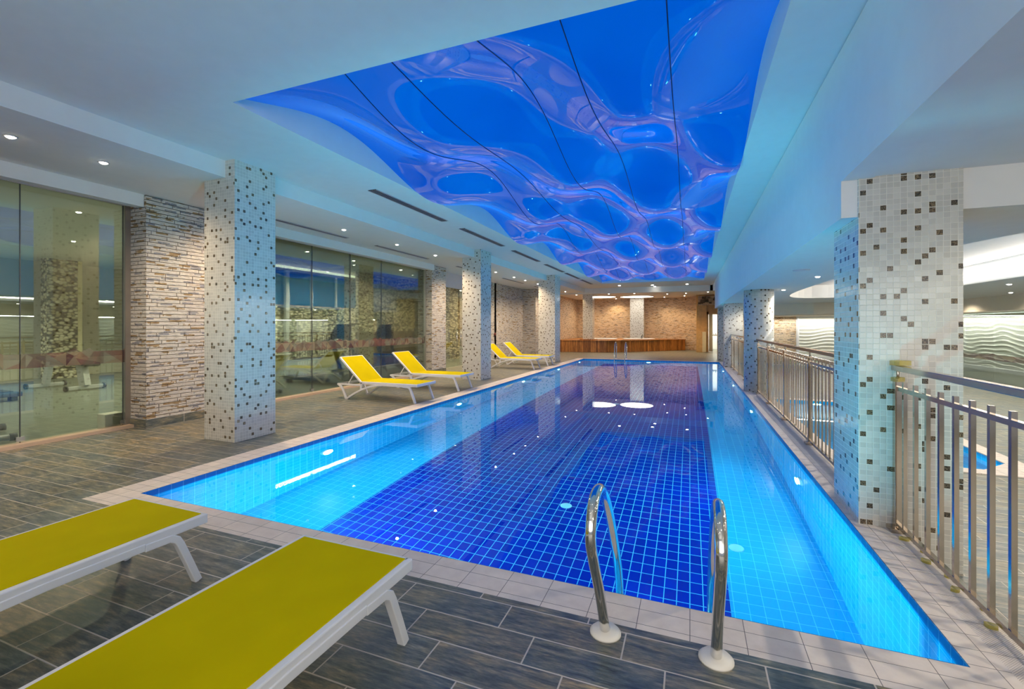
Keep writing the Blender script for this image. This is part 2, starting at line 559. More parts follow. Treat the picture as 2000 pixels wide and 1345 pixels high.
    def build(s, name, parent=None, bevel=0, uvscale=1):
        me = bpy.data.meshes.new(name)
        me.from_pydata(s.v, [], s.f)
        for m in s.mats:
            me.materials.append(m)
        uvl = me.uv_layers.new(name='UVMap')
        for p in me.polygons:
            p.material_index = s.m[p.index]
            p.use_smooth = p.index in s.sm
            if p.index in s.uvs:
                for li, uv in zip(p.loop_indices, s.uvs[p.index]):
                    uvl.data[li].uv = uv
                continue
            nx, ny, nz = (abs(q) for q in p.normal)
            for li in p.loop_indices:
                v = me.vertices[me.loops[li].vertex_index].co
                if nz > 0.7:
                    uvl.data[li].uv = (v.x, v.y)
                elif nx > ny * 1.05:
                    uvl.data[li].uv = (v.y, v.z)
                elif nx > ny * 0.3:
                    q = 1 if p.normal.x * p.normal.y < 0 else -1
                    uvl.data[li].uv = ((v.x + q * v.y) * 0.7071, v.z)
                else:
                    uvl.data[li].uv = (v.x, v.z)
        me.update()
        o = bpy.data.objects.new(name, me)
        C.objects.link(o)
        if parent:
            o.parent = parent
        if bevel:
            b = o.modifiers.new('bevel', 'BEVEL')
            b.width = bevel; b.segments = 2; b.limit_method = 'ANGLE'
        return o

def tag(o, label, cat, group=None, kind=None):
    o['label'] = label
    o['category'] = cat
    if group: o['group'] = group
    if kind: o['kind'] = kind
    return o
def thing(name, label, cat, loc=(0, 0, 0), rz=0, group=None):
    o = bpy.data.objects.new(name, None)
    o.empty_display_size = 0.2
    C.objects.link(o)
    o.location = loc
    o.rotation_euler = (0, 0, rz)
    return tag(o, label, cat, group)
def struct(o):
    o['kind'] = 'structure'
    return o
def dup(root, loc, rz=None, label=None, group=None):
    r = root.copy(); C.objects.link(r); r.location = loc
    if rz is not None: r.rotation_euler = (0, 0, rz)
    if label: r['label'] = label
    if group: r['group'] = group
    for ch in list(root.children):
        c = ch.copy(); C.objects.link(c); c.parent = r
        for g in list(ch.children):
            d = g.copy(); C.objects.link(d); d.parent = c
    return r

# ================================================================ SETTING
PX0, PX1, PY0, PY1 = -4.6, 1.15, 2.6, 20.93      # pool
b = MB()
dk = M['deck']
b.box(-7.8, -4.93, -4, 33, -0.3, 0, dk)
b.box(-4.93, 1.5, -4, 2.33, -0.3, 0, dk)
b.box(-4.93, 1.5, 21.2, 33, -0.3, 0, dk)
b.box(1.5, 3.4, 23.4, 33, -0.3, 0, dk)
b.box(-8.1, -7.8, 13.3, 33, -0.3, 0, dk)
struct(b.build('floor'))
b = MB()
b.box(-18, -7.8, -4, 13.3, -0.3, -0.002, M['gym_floor']).box(-18, -8.1, 13.3, 20, -0.3, -0.002, M['gym_floor'])
struct(b.build('floor_gym'))
b = MB()
LZ = -0.27
b.box(1.5, 1.72, -4, 23.4, LZ - 0.1, LZ, dk).box(4.0, 9.2, -4, 23.4, LZ - 0.1, LZ, dk)
b.box(1.72, 4.0, -4, 7.12, LZ - 0.1, LZ, dk).box(1.72, 4.0, 12.9, 23.4, LZ - 0.1, LZ, dk)
struct(b.build('floor_side_hall'))
# pool surround
b = MB()
b.box(PX0 - 0.33, PX1 + 0.15, 2.33, PY0, -0.03, 0.0, M['coping'])
b.box(PX0 - 0.33, PX0, PY0, PY1, -0.03, 0.0, M['coping'])
b.box(PX0 - 0.33, PX1 + 0.15, PY1, 21.2, -0.03, 0.0, M['coping'])
b.box(PX1, PX1 + 0.15, PY0, PY1, -0.03, 0.0, M['coping'])
o = b.build('trim_1'); struct(o); o['label'] = 'beige tiled coping around the pool'
b = MB()
b.box(PX1 + 0.15, 1.5, 2.33, 21.2, -0.3, 0.0, M['coping_rib'])
o = b.build('trim_2'); struct(o); o['label'] = 'ribbed grip tiles between pool coping and railing'

# ---- ceilings
pl = M['plaster']
CZ = 3.65
SX0, SX1, SY0, SY1 = -4.09, 0.62, 3.1, 22.9
b = MB()
T = 4.3
b.box(-5.62, SX0, -4, 25.8, CZ, T, pl).box(SX1, 1.11, -4, 25.8, CZ, T, pl)
b.box(SX0, SX1, -4, SY0, CZ, T, pl).box(SX0, SX1, SY1, 25.8, CZ, T, pl)
b.box(SX0, SX1, SY0, SY1, 4.2, T, pl)
struct(b.build('ceiling'))
b = MB()
b.box(-7.46, -5.62, -4, 25.8, 3.43, T, pl)
for a_, c_ in ((-4, 4.265), (5.905, 12.415)):
    b.box(-7.6, -7.46, a_, c_, 3.25, T, pl)
b.box(-8.3, -7.46, 13.3, 25.8, 3.43, T, pl)
struct(b.build('ceiling_left_soffit'))
b = MB(); b.box(-8.3, 4.0, 25.8, 33, 3.35, T, pl)
struct(b.build('ceiling_back'))
b = MB(); b.box(-18, -7.46, -4, 13.3, 3.43, T, pl); b.box(-18, -8.3, 13.3, 20, 3.43, T, pl)
struct(b.build('ceiling_gym'))
b = MB()
b.box(1.28, 9.2, -4, 4.21, 2.63, T, pl)
b.box(1.28, 9.2, 4.212, 4.75, 2.34, T, pl)
# side hall ceiling with an oval recess
cx_, cy_, ax_, ay_ = 3.8, 10.4, 1.42, 5.5
N = 48
def sup(t_):
    c_, s_ = math.cos(t_), math.sin(t_)
    return (cx_ + ax_ * math.copysign(abs(c_) ** 0.6, c_), cy_ + ay_ * math.copysign(abs(s_) ** 0.6, s_))
def rect(t_):
    c_, s_ = math.cos(t_), math.sin(t_)
    k = min((9.2 - 1.11) / 2 / max(1e-6, abs(c_)), (23.4 - 4.75) / 2 / max(1e-6, abs(s_)))
    return ((9.2 + 1.11) / 2 + c_ * k, (23.4 + 4.75) / 2 + s_ * k)
ts = [2 * PI * k / N for k in range(N)]
for q in ((9.2, 23.4), (1.11, 23.4), (1.11, 4.75), (9.2, 4.75)):
    ts.append(math.atan2(q[1] - (23.4 + 4.75) / 2, q[0] - (9.2 + 1.11) / 2) % (2 * PI))
ts = sorted(ts)
for k in range(len(ts)):
    a, c2 = ts[k], ts[(k + 1) % len(ts)]
    p, q, r_, s_ = sup(a), sup(c2), rect(c2), rect(a)
    b.quad([p + (2.34,), s_ + (2.34,), r_ + (2.34,), q + (2.34,)], pl)
    b.quad([p + (2.34,), q + (2.34,), q + (2.72,), p + (2.72,)], pl)
b.quad([sup(t_) + (2.72,) for t_ in ts][::-1], pl)
b.box(1.28, 9.2, 4.75, 23.4, 3.0, T, pl)
struct(b.build('ceiling_side_hall'))
b = MB()
b.box(0.98, 1.11, 25.8, 25.81, 3.35, 3.65, pl)
b.box(1.09, 1.29, 4.21, 23.4, 2.335, 3.64, pl).box(1.09, 1.29, -4, 4.21, 2.62, 3.64, pl)
struct(b.build('trim_3'))
b = MB()   # low cream bulkheads
b.prism([(1.8, 21.4), (2.9, 19.8), (4.1, 19.0), (7.9, 19.0), (7.9, 4.8), (9.2, 4.8), (9.2, 23.4), (1.8, 23.4)], 1.93, 2.34, M['cream'])
struct(b.build('trim_4'))
# ---- walls
st = M['stone']; sw = M['stone_warm']
b = MB()
b.box(-8.4, -8.1, 15.9, 22.3, 0, 3.43, st)
b.box(-8.4, -7.4, 22.3, 24.6, 0, 3.43, st)
struct(b.build('wall_left'))
b = MB()
b.box(-8.4, -7.35, 24.6, 31.8, 0, 3.43, sw)
b.box(-7.35, -2.0, 31.5, 31.8, 0, 3.43, sw)
i0 = len(b.v)
b.prism([(-2.0, 31.5), (0.38, 30.5), (0.38, 30.8), (-2.0, 31.8)], 0, 3.43, sw)
struct(b.build('wall_back'))
b = MB()
b.box(0.36, 0.92, 29.0, 30.9, 0, 3.43, M['door_wood'])
b.box(0.92, 3.4, 29.2, 29.4, 2.35, 3.43, M['door_wood'])
b.box(2.2, 3.4, 29.2, 29.4, 0, 2.35, M['door_wood'])
struct(b.build('wall_door_side'))
b = MB()
b.box(0.95, 3.4, 32.6, 32.8, 0, 3.35, pl).box(3.3, 3.45, 23.4, 32.8, 0, 3.35, pl).box(0.9, 0.95, 30.9, 32.8, 0, 3.35, pl)
struct(b.build('wall_far_room'))
b = MB()
b.box(1.5, 4.35, 23.2, 23.5, LZ, 2.34, sw)
b.box(4.35, 9.2, 23.2, 23.5, LZ, 2.34, pl)
b.box(9.0, 9.2, -4, 23.5, LZ, 2.63, pl)
struct(b.build('wall_right'))
b = MB()
b.box(-18.2, -18, -4, 20, 0, 3.43, M['gym_wall'])
b.box(-18, -13, 10.5, 10.7, 0, 3.43, M['gym_wall'])
b.box(-13.2, -13, 10.5, 20, 0, 0.32, M['ledge']).box(-13.2, -13, 10.5, 20, 0.32, 2.2, M['pebble'])
b.box(-13.2, -13, 10.5, 20, 2.2, 2.24, M['sill'])
b.box(-13.2, -8.1, 18.6, 18.8, 0, 3.43, M['pebble'])
b.box(-17.9, -17.5, -4, 10.5, 0, 0.55, M['ledge'])
b.box(-17.2, -16.9, 7.2, 7.9, 0, 3.43, M['pebble']).box(-17.15, -16.88, 7.9, 8.0, 0, 3.43, M['door_cream'])
struct(b.build('wall_gym'))
for k, (y0, y1) in enumerate([(10.8, 12.9), (12.98, 14.15), (14.23, 15.7), (15.78, 17.6), (17.68, 18.5)]):
    b = MB(); b.box(-13.05, -13.02, y0, y1, 2.26, 3.34, M['sky_pane'])
    o = b.build('window_%d' % (k + 4)); struct(o)
    f = MB(); f.box(-13.02, -12.96, y0 - 0.05, y0 + 0.02, 2.24, 3.43, M['white_paint'])
    f.build('mullion', o)

# ================================================================ POOL
pool = thing('swimming_pool', 'long indoor pool of pale blue tiles with a cobalt tiled centre', 'swimming pool', ((PX0 + PX1) / 2, (PY0 + PY1) / 2, -1.55))
def pin(mb, name, parent=pool):
    mb.xform(Matrix.Translation(-Vector(parent.location)))
    return mb
PZ = -1.5
def local_build(mb, name, parent, **kw):
    """geometry given in world coordinates, object parented to an unrotated thing; keeps world-based UVs"""
    me_o = mb.build(name, None, **kw)
    off = Vector(parent.location)
    for v in me_o.data.vertices:
        v.co -= off
    me_o.parent = parent
    return me_o
b = MB()
b.box(PX0, PX1, PY0, PY1, PZ - 0.05, PZ, M['pool_light'])
local_build(b, 'basin_floor', pool)
b = MB()
lt = M['pool_light']
e_ = 0.004
b.box(PX0 - 0.05, PX0 + e_, PY0, PY1, PZ, -0.002, lt)
b.box(PX1 - e_, PX1 + 0.05, PY0, PY1, PZ, -0.002, lt)
b.box(PX0, PX1, PY1 - e_, PY1 + 0.05, PZ, -0.002, lt)
b.box(PX0, PX1, PY0 - 0.05, PY0 + e_, PZ, -0.002, lt)
for v in range(len(b.v)):
    pass
wallo = local_build(b, 'basin_wall', pool)
b = MB(); e2 = 0.006; wl = M['waterline']
b.box(PX0 - 0.01, PX0 + e2, PY0, PY1, -0.07, -0.001, wl).box(PX1 - e2, PX1 + 0.01, PY0, PY1, -0.07, -0.001, wl)
b.box(PX0, PX1, PY1 - e2, PY1 + 0.01, -0.07, -0.001, wl).box(PX0, PX1, PY0 - 0.01, PY0 + e2, -0.07, -0.001, wl)
local_build(b, 'waterline_band', pool)
b = MB(); b.box(-3.59, 0.305, 3.2, 20.55, PZ, PZ + 0.004, M['pool_dark'])
local_build(b, 'cobalt_floor', pool)
b = MB()
b.quad([(PX0, PY0, -0.045), (PX1, PY0, -0.045), (PX1, PY1, -0.045), (PX0, PY1, -0.045)], M['water'], smooth=True)
o = local_build(b, 'water', pool)
for x, y in ((-1.35, 5.2), (-1.6, 10.8), (0.42, 4.9)):
    b = MB(); b.lathe([(0.0, 0.012), (0.055, 0.012), (0.07, 0.0)], M['white_paint'], (x, y, PZ + 0.002), 20)
    local_build(b, 'inlet_nozzle', pool)
# pool lamps
def pool_lamp_at(x, y, z, ang, where):
    t = thing('pool_lamp', 'round underwater lamp on the %s' % where, 'pool lamp', (x, y, z), ang, 'underwater lamps in the pool walls')
    b = MB(); b.lathe([(0.0, 0.0), (0.10, 0.0), (0.10, 0.02), (0.085, 0.028)], M['white_paint'], n=24)
    b.xform(Matrix.Rotation(R(90), 4, 'X')); b.build('lamp_rim', t)
    b = MB(); b.lathe([(0.078, 0.026), (0.06, 0.036), (0.0, 0.04)], M['bulb_pool'], n=24)
    b.xform(Matrix.Rotation(R(90), 4, 'X')); b.build('lens', t)
    return t
LL = [(4.836, 'nearest'), (8.6, 'second nearest'), (12.6, 'third from the near end'), (16.46, 'fourth from the near end'), (19.9, 'farthest')]
for y, w in LL:
    pool_lamp_at(PX0 + 0.001, y, -0.62, R(90), 'left pool wall, %s' % w)
    l = lamp('AREA', 'pool_light', (PX0 + 0.048, y, -0.62), (0, R(-90), 0), 76, POOLC, 0.16, shape='DISK')
for y, w in [(5.87, 'nearest'), (9.9, 'second nearest'), (13.8, 'third from the near end'), (17.9, 'farthest')]:
    pool_lamp_at(PX1 - 0.001, y, -0.62, R(-90), 'right pool wall, %s' % w)
    l = lamp('AREA', 'pool_light', (PX1 - 0.048, y, -0.62), (0, R(90), 0), 76, POOLC, 0.16, shape='DISK')
pool_lamp_at(-1.7, PY1 - 0.001, -0.62, 0, 'far end wall of the pool')
lamp('AREA', 'pool_light', (-1.7, PY1 - 0.048, -0.62), (R(-90), 0, 0), 150, POOLC, 0.16, shape='DISK')
lamp('AREA', 'pool_light', (-2.9, PY0 + 0.06, -0.62), (R(90), 0, 0), 150, POOLC, 0.16, shape='DISK')
lamp('AREA', 'pool_light', (-0.3, PY0 + 0.06, -0.62), (R(90), 0, 0), 150, POOLC, 0.16, shape='DISK')

# ladders
def ladder(x0, x1, pts, label, rad=0.024, flip=False, deep=True):
    t = thing('pool_ladder', label, 'pool ladder', ((x0 + x1) / 2, pts[0][0], 0))
    def smooth(pp):
        P = [Vector((0, a, b_)) for a, b_ in pp]
        out = []
        for i in range(len(P) - 1):
            p0 = P[max(0, i - 1)]; p1 = P[i]; p2 = P[i + 1]; p3 = P[min(len(P) - 1, i + 2)]
            for k in range(6):
                u = k / 6
                out.append(0.5 * ((2 * p1) + (p2 - p0) * u + (2 * p0 - 5 * p1 + 4 * p2 - p3) * u * u + (3 * p1 - p0 - 3 * p2 + p3) * u ** 3))
        out.append(P[-1])
        return out
    for x in (x0, x1):
        b = MB(); b.tube([(x, p.y, p.z) for p in smooth(pts)], rad, M['chrome'], 16)
        h = local_build(b, 'handrail', t)
        b = MB(); b.lathe([(0.075, 0.0), (0.075, 0.008), (0.06, 0.022), (0.03, 0.03), (0.026, 0.034)], M['flange'], (x, pts[0][0], 0.0), 28)
        local_build(b, 'flange', t)
    for z in (-0.35, -0.65, -0.95):
        b = MB(); b.box(x0, x1, pts[-1][0] - 0.04, pts[-1][0] + 0.04, z, z + 0.025, M['chrome'])
        local_build(b, 'step', t)
    return t
ladder(-0.385, 0.11, [(2.245, 0.0), (2.16, 0.16), (2.06, 0.33), (1.945, 0.50), (1.885, 0.62), (1.935, 0.735), (2.05, 0.765), (2.18, 0.71), (2.34, 0.56), (2.52, 0.33), (2.68, 0.08), (2.74, -0.2), (2.74, -1.15)],
       'chrome pool ladder with two curved handrails at the near pool edge')
ladder(-3.17, -2.71, [(21.28, 0.0), (21.42, 0.35), (21.47, 0.6), (21.38, 0.74), (21.15, 0.76), (20.95, 0.62), (20.82, 0.3), (20.78, 0), (20.78, -1.15)],
       'small chrome pool ladder at the far pool end before the timber platform', 0.022)

# ================================================================ STRETCH CEILING
def film_h(x, y):
    u = (x - SX0); k = 2 * PI / 2.355
    yy = 2 * PI * (y - 4.55) / 4.25
    a = 0.19 * math.cos(yy) * math.cos(k * u)
    c = 0.0
    return 3.81 + a + c
fc = thing('stretch_ceiling', 'wavy glossy deep blue stretched film ceiling in the recess over the pool', 'stretch ceiling', ((SX0 + SX1) / 2, (SY0 + SY1) / 2, CZ))
b = MB()
nx, ny = 90, 300
mi = b.mi(M['film'])
for j in range(ny + 1):
    for i in range(nx + 1):
        x = SX0 + (SX1 - SX0) * i / nx; y = SY0 + (SY1 - SY0) * j / ny
        b.v.append((x, y, film_h(x, y)))
for j in range(ny):
    for i in range(nx):
        a = j * (nx + 1) + i
        b.f.append((a, a + nx + 1, a + nx + 2, a + 1)); b.m.append(mi); b.sm.add(len(b.f) - 1)
local_build(b, 'blue_film', fc)
for x in (-2.98, -2.44, -1.56, -0.92, -0.155):
    b = MB()
    b.tube([(x, SY0 + (SY1 - SY0) * j / 150, film_h(x, SY0 + (SY1 - SY0) * j / 150) - 0.003) for j in range(151)], 0.005, M['seam'], 6)
    local_build(b, 'seam', fc)

# ================================================================ PILLARS
def pillar(x0, x1, y0, y1, z0, z1, label, notch=None):
    t = thing('mosaic_pillar', label, 'pillar', ((x0 + x1) / 2, (y0 + y1) / 2, z0), 0, 'mosaic clad pillars')
    b = MB(); b.box(x0, x1, y0, y1, z0, z1, M['mosaic'])
    local_build(b, 'shaft', t, bevel=0.004)
    return t
pillar(-6.02, -5.45, 4.16, 4.78, 0.0, 3.70, 'white mosaic pillar with dark chips between the gym glass and pool, nearest on the left')
pillar(-6.0, -5.42, 11.5, 12.2, 0.0, 3.70, 'white mosaic pillar standing beside the second pair of yellow loungers')
pillar(-5.98, -5.25, 18.4, 19.2, 0.0, 3.70, 'white mosaic pillar left of the pool near the timber platform')
pillar(-5.85, -5.28, 26.4, 27.0, 0.69, 3.40, 'mosaic pillar rising from the timber platform')
pillar(-3.65, -2.78, 30.6, 31.5, 0.69, 3.40, 'mosaic pillar against the sandy stone wall behind the timber platform')
pillar(1.195, 1.815, 4.19, 4.82, LZ, 2.64, 'large mosaic pillar beside the near railing on the right')
pillar(1.18, 1.80, 18.45, 19.05, LZ, 2.34, 'mosaic pillar at the far end of the railings')
pillar(1.18, 1.80, 22.4, 23.2, LZ, 2.34, 'mosaic pillar behind the others at the far right corner of the pool')
t = thing('mosaic_pillar', 'round mosaic column between two railings on the right', 'pillar', (1.49, 11.95, LZ), 0, 'mosaic clad pillars')
b = MB(); b.lathe([(0.31, 0), (0.31, 2.34 - LZ)], M['mosaic'], n=48, uvs=True)
b.build('shaft', t)

# stone piers
def pier(x0, x1, y0, y1, z1, label):
    t = thing('stone_pier', label, 'pier', ((x0 + x1) / 2, (y0 + y1) / 2, 0))
    b = MB(); b.box(x0, x1, y0, y1, 0.13, z1, M['stone']); local_build(b, 'stone_cladding', t)
    b = MB(); b.box(x0, x1 + 0.012, y0 - 0.012, y1, 0.0, 0.13, M['deck']); local_build(b, 'skirting', t)
pier(-7.95, -7.42, 4.27, 5.9, 3.425, 'stacked stone pier between the two gym glass walls')
pier(-8.15, -7.55, 12.42, 13.3, 3.425, 'narrow stacked stone pier at the far end of the gym glass')

# ================================================================ GYM GLASS
def band(name, parent, x, y0, y1, z0, z1, seedn, tri=0.16, face=1):
    rnd = random.Random(seedn)
    b = MB()
    y = y0; k = 0
    top = z1
    while y < y1 - 1e-3:
        w = min(tri * (0.7 + rnd.random()), y1 - y)
        zt = z1 + rnd.uniform(-0.02, 0.035) ; zt2 = z1 + rnd.uniform(-0.02, 0.02)
        zm = z0 + (z1 - z0) * rnd.uniform(0.2, 0.8)
        ym = y + w * rnd.uniform(0.3, 0.7)
        A = (x, y, z0); B = (x, y + w, z0); Cc = (x, y + w, z1); D = (x, y, z1); E = (x, ym, zm)
        for tr_ in ((A, B, E), (B, Cc, E), (Cc, D, E), (D, A, E)):
            b.quad(tr_, rnd.choice(FR))
        if rnd.random() < 0.5:
            b.quad(((x, y, z1), (x, y + w, z1), (x, ym, z1 + 0.05)), rnd.choice(FR))
        y += w
    return local_build(b, name, parent)
def glasswall(idx, x, ys, z1, label, seedn, b0=0.97, b1=1.15):
    t = thing('window_%d' % idx, label, 'window', (x, (ys[0] + ys[-1]) / 2, 0))
    t['kind'] = 'structure'
    for a, c in zip(ys[:-1], ys[1:]):
        b = MB(); b.box(x - 0.01, x, a + 0.003, c - 0.003, 0.04, z1, M['pane'])
        local_build(b, 'pane', t)
    for a in ys:
        b = MB(); b.box(x - 0.012, x + 0.004, a - 0.004, a + 0.004, 0.04, z1, M['darkgrey'])
        local_build(b, 'joint', t)
    b = MB(); b.box(x - 0.06, x + 0.12, ys[0], ys[-1], 0.0, 0.045, M['sill'])
    local_build(b, 'sill', t)
    b = MB(); b.box(x - 0.03, x + 0.03, ys[0], ys[-1], z1, z1 + 0.09, M['plaster'])
    local_build(b, 'head_rail', t)
    for a in ys[1:-1]:
        for z in (0.06,):
            b = MB(); b.box(x, x + 0.012, a - 0.04, a + 0.04, z, z + 0.06, M['chrome'])
            local_build(b, 'patch_clamp', t)
    band('patterned_band', t, x + 0.004, ys[0], ys[-1], b0, b1, seedn)
    return t
glasswall(1, -7.8, [-4.0, -1.2, 0.8, 3.07, 4.18, 4.27], 3.28, 'tall frameless gym glass wall with geometric band, left of the near pillar', 3)
glasswall(2, -7.8, [5.9, 7.8, 9.02, 10.24, 12.42], 3.28, 'frameless gym glass wall behind the yellow loungers', 5)
b = MB(); b.box(-7.86, -7.76, 12.40, 12.46, 0, 3.3, M['alu']); b.box(-7.84, -7.78, 4.2, 4.27, 0, 3.3, M['alu'])
struct(b.build('trim_5'))
# glass doors to the lobby
t = thing('door_1', 'frameless double glass door with tall steel pull handles', 'door', (-8.1, 14.6, 0)); t['kind'] = 'structure'
for a, c in ((13.32, 14.3), (14.3, 15.1), (15.1, 15.9)):
    b = MB(); b.box(-8.11, -8.10, a + 0.004, c - 0.004, 0.02, 2.9, M['clearpane']); local_build(b, 'leaf', t)
for y in (14.95, 15.25):
    b = MB(); b.tube([(-8.02, y, 0.75), (-8.02, y, 1.35)], 0.018, M['chrome'], 10)
    b.tube([(-8.1, y, 0.85), (-8.02, y, 0.85)], 0.01, M['chrome'], 8).tube([(-8.1, y, 1.25), (-8.02, y, 1.25)], 0.01, M['chrome'], 8)
    local_build(b, 'pull_handle', t)
b = MB(); b.box(-8.15, -8.08, 13.3, 15.9, 2.9, 3.43, pl).box(-8.15, -8.07, 15.84, 15.93, 0, 3.43, M['alu']); struct(b.build('trim_6'))
b = MB(); b.box(-11.0, -10.9, 13.0, 18.6, 1.3, 3.43, M['pebble']).box(-11.0, -10.88, 13.0, 18.6, 0, 1.3, M['rock'])
struct(b.build('wall_lobby'))
t = thing('wall_sign', 'small dark pointed sign on the lobby pebble wall behind the glass door', 'sign', (-10.86, 17.0, 1.95))
b = MB(); b.prism([(-0.0, -0.32), (0.03, -0.32), (0.03, 0.32), (0.0, 0.32)], -0.06, 0.06, M['sign']); b.build('board', t)
for k in range(6):
    b = MB(); b.box(0.03, 0.034, -0.22 + k * 0.075, -0.18 + k * 0.075, -0.02, 0.02, M['letter']); b.build('letter', t)

# ================================================================ RAILINGS
def railing(x, y0, y1, posts, zb, top, label, step=0.166, hand='steel', feet=True, low=1.06, bt=1.10, group='steel railings', bx=0.006, by=0.011):
    t = thing('railing', label, 'railing', (x, (y0 + y1) / 2, zb), 0, group)
    b = MB()
    hm = M['steel'] if hand == 'steel' else M['copper']
    b.box(x - 0.025, x + 0.025, y0 - (0.0), y1, top - 0.03, top + 0.01, hm); local_build(b, 'handrail', t, bevel=0.004)
    b = MB(); b.box(x - 0.014, x + 0.014, y0, y1, low - 0.03, low, M['steel']); local_build(b, 'upper_rail', t)
    b = MB(); b.box(x - 0.014, x + 0.014, y0, y1, zb + 0.035, zb + 0.065, M['steel']); local_build(b, 'bottom_rail', t)
    for y in posts:
        b = MB(); b.box(x - 0.024, x + 0.024, y - 0.024, y + 0.024, zb + 0.0, low + 0.06, M['steel'])
        b.tube([(x, y, low + 0.05), (x, y, top - 0.02)], 0.010, M['steel'], 8)
        b.box(x - 0.055, x + 0.055, y - 0.055, y + 0.055, zb, zb + 0.03, M['steel'])
        local_build(b, 'post', t, bevel=0.002)
    ys = []
    y = y1 - step
    while y > y0 + 0.05:
        if all(abs(y - p) > 0.05 for p in posts):
            ys.append(y)
        y -= step
    for y in ys:
        b = MB(); b.box(x - bx, x + bx, y - by, y + by, zb + 0.03, bt, M['steel'])
        local_build(b, 'baluster', t)
    return t
RX = 1.42
railing(RX, 0.4, 4.19, [4.14, 0.45], 0.0, 1.205, 'steel railing with square balusters ending at the large mosaic pillar, nearest the viewer', 0.166, bx=0.0115, by=0.0115)
railing(RX, 4.85, 11.62, [5.2, 6.77, 8.38, 10.0, 11.43], 0.0, 1.205, 'steel railing with reddish handrail between large pillar and round column', 0.155, 'copper')
railing(RX, 12.3, 18.45, [12.5, 14.1, 15.68, 17.3, 18.3], 0.0, 1.205, 'far steel railing behind the round column', 0.155)
railing(1.62, 5.2, 11.4, [5.5, 9.33, 11.2], LZ, 1.06, 'steel railing on the lower floor beside the small pool', 0.31, 'steel', low=0.95, bt=1.0)
def tape(loc, s, rz, label, grp=None):
    b = MB()
    n = 9
    rnd = random.Random(int(loc[1] * 100) + int(loc[2] * 10))
    top = []
    for k in range(n):
        a = 2 * PI * k / n
        r = s * (0.7 + 0.5 * rnd.random())
        top.append((r * math.cos(a), r * math.sin(a) * 0.7))
    b.prism(top, 0, 0.012 + s * 0.3, M['tape'])
    o = b.build('yellow_tape')
    o.location = loc; o.rotation_euler = (0, 0, rz)
    tag(o, label, 'tape', grp)
    return o
tape((RX, 4.10, 1.218), 0.07, 0.3, 'yellow wrapping on the near railing end, above the handrail')
tape((RX, 4.12, 1.10), 0.055, 0.9, 'yellow wrapping on the near railing end, below the handrail')
for k, y in enumerate((3.98, 3.81, 3.65, 3.48, 3.32, 3.15, 2.98)):
    w = ['closest to the large pillar', 'second from the large pillar', 'third from the large pillar', 'fourth from the large pillar', 'fifth from the large pillar', 'sixth from the large pillar', 'farthest from the large pillar'][k]
    tape((RX + (0.03 if k % 2 else -0.02), y, 0.0), 0.028, k, 'bit of yellow tape under the near railing, ' + w, 'yellow tape bits under the near railing')

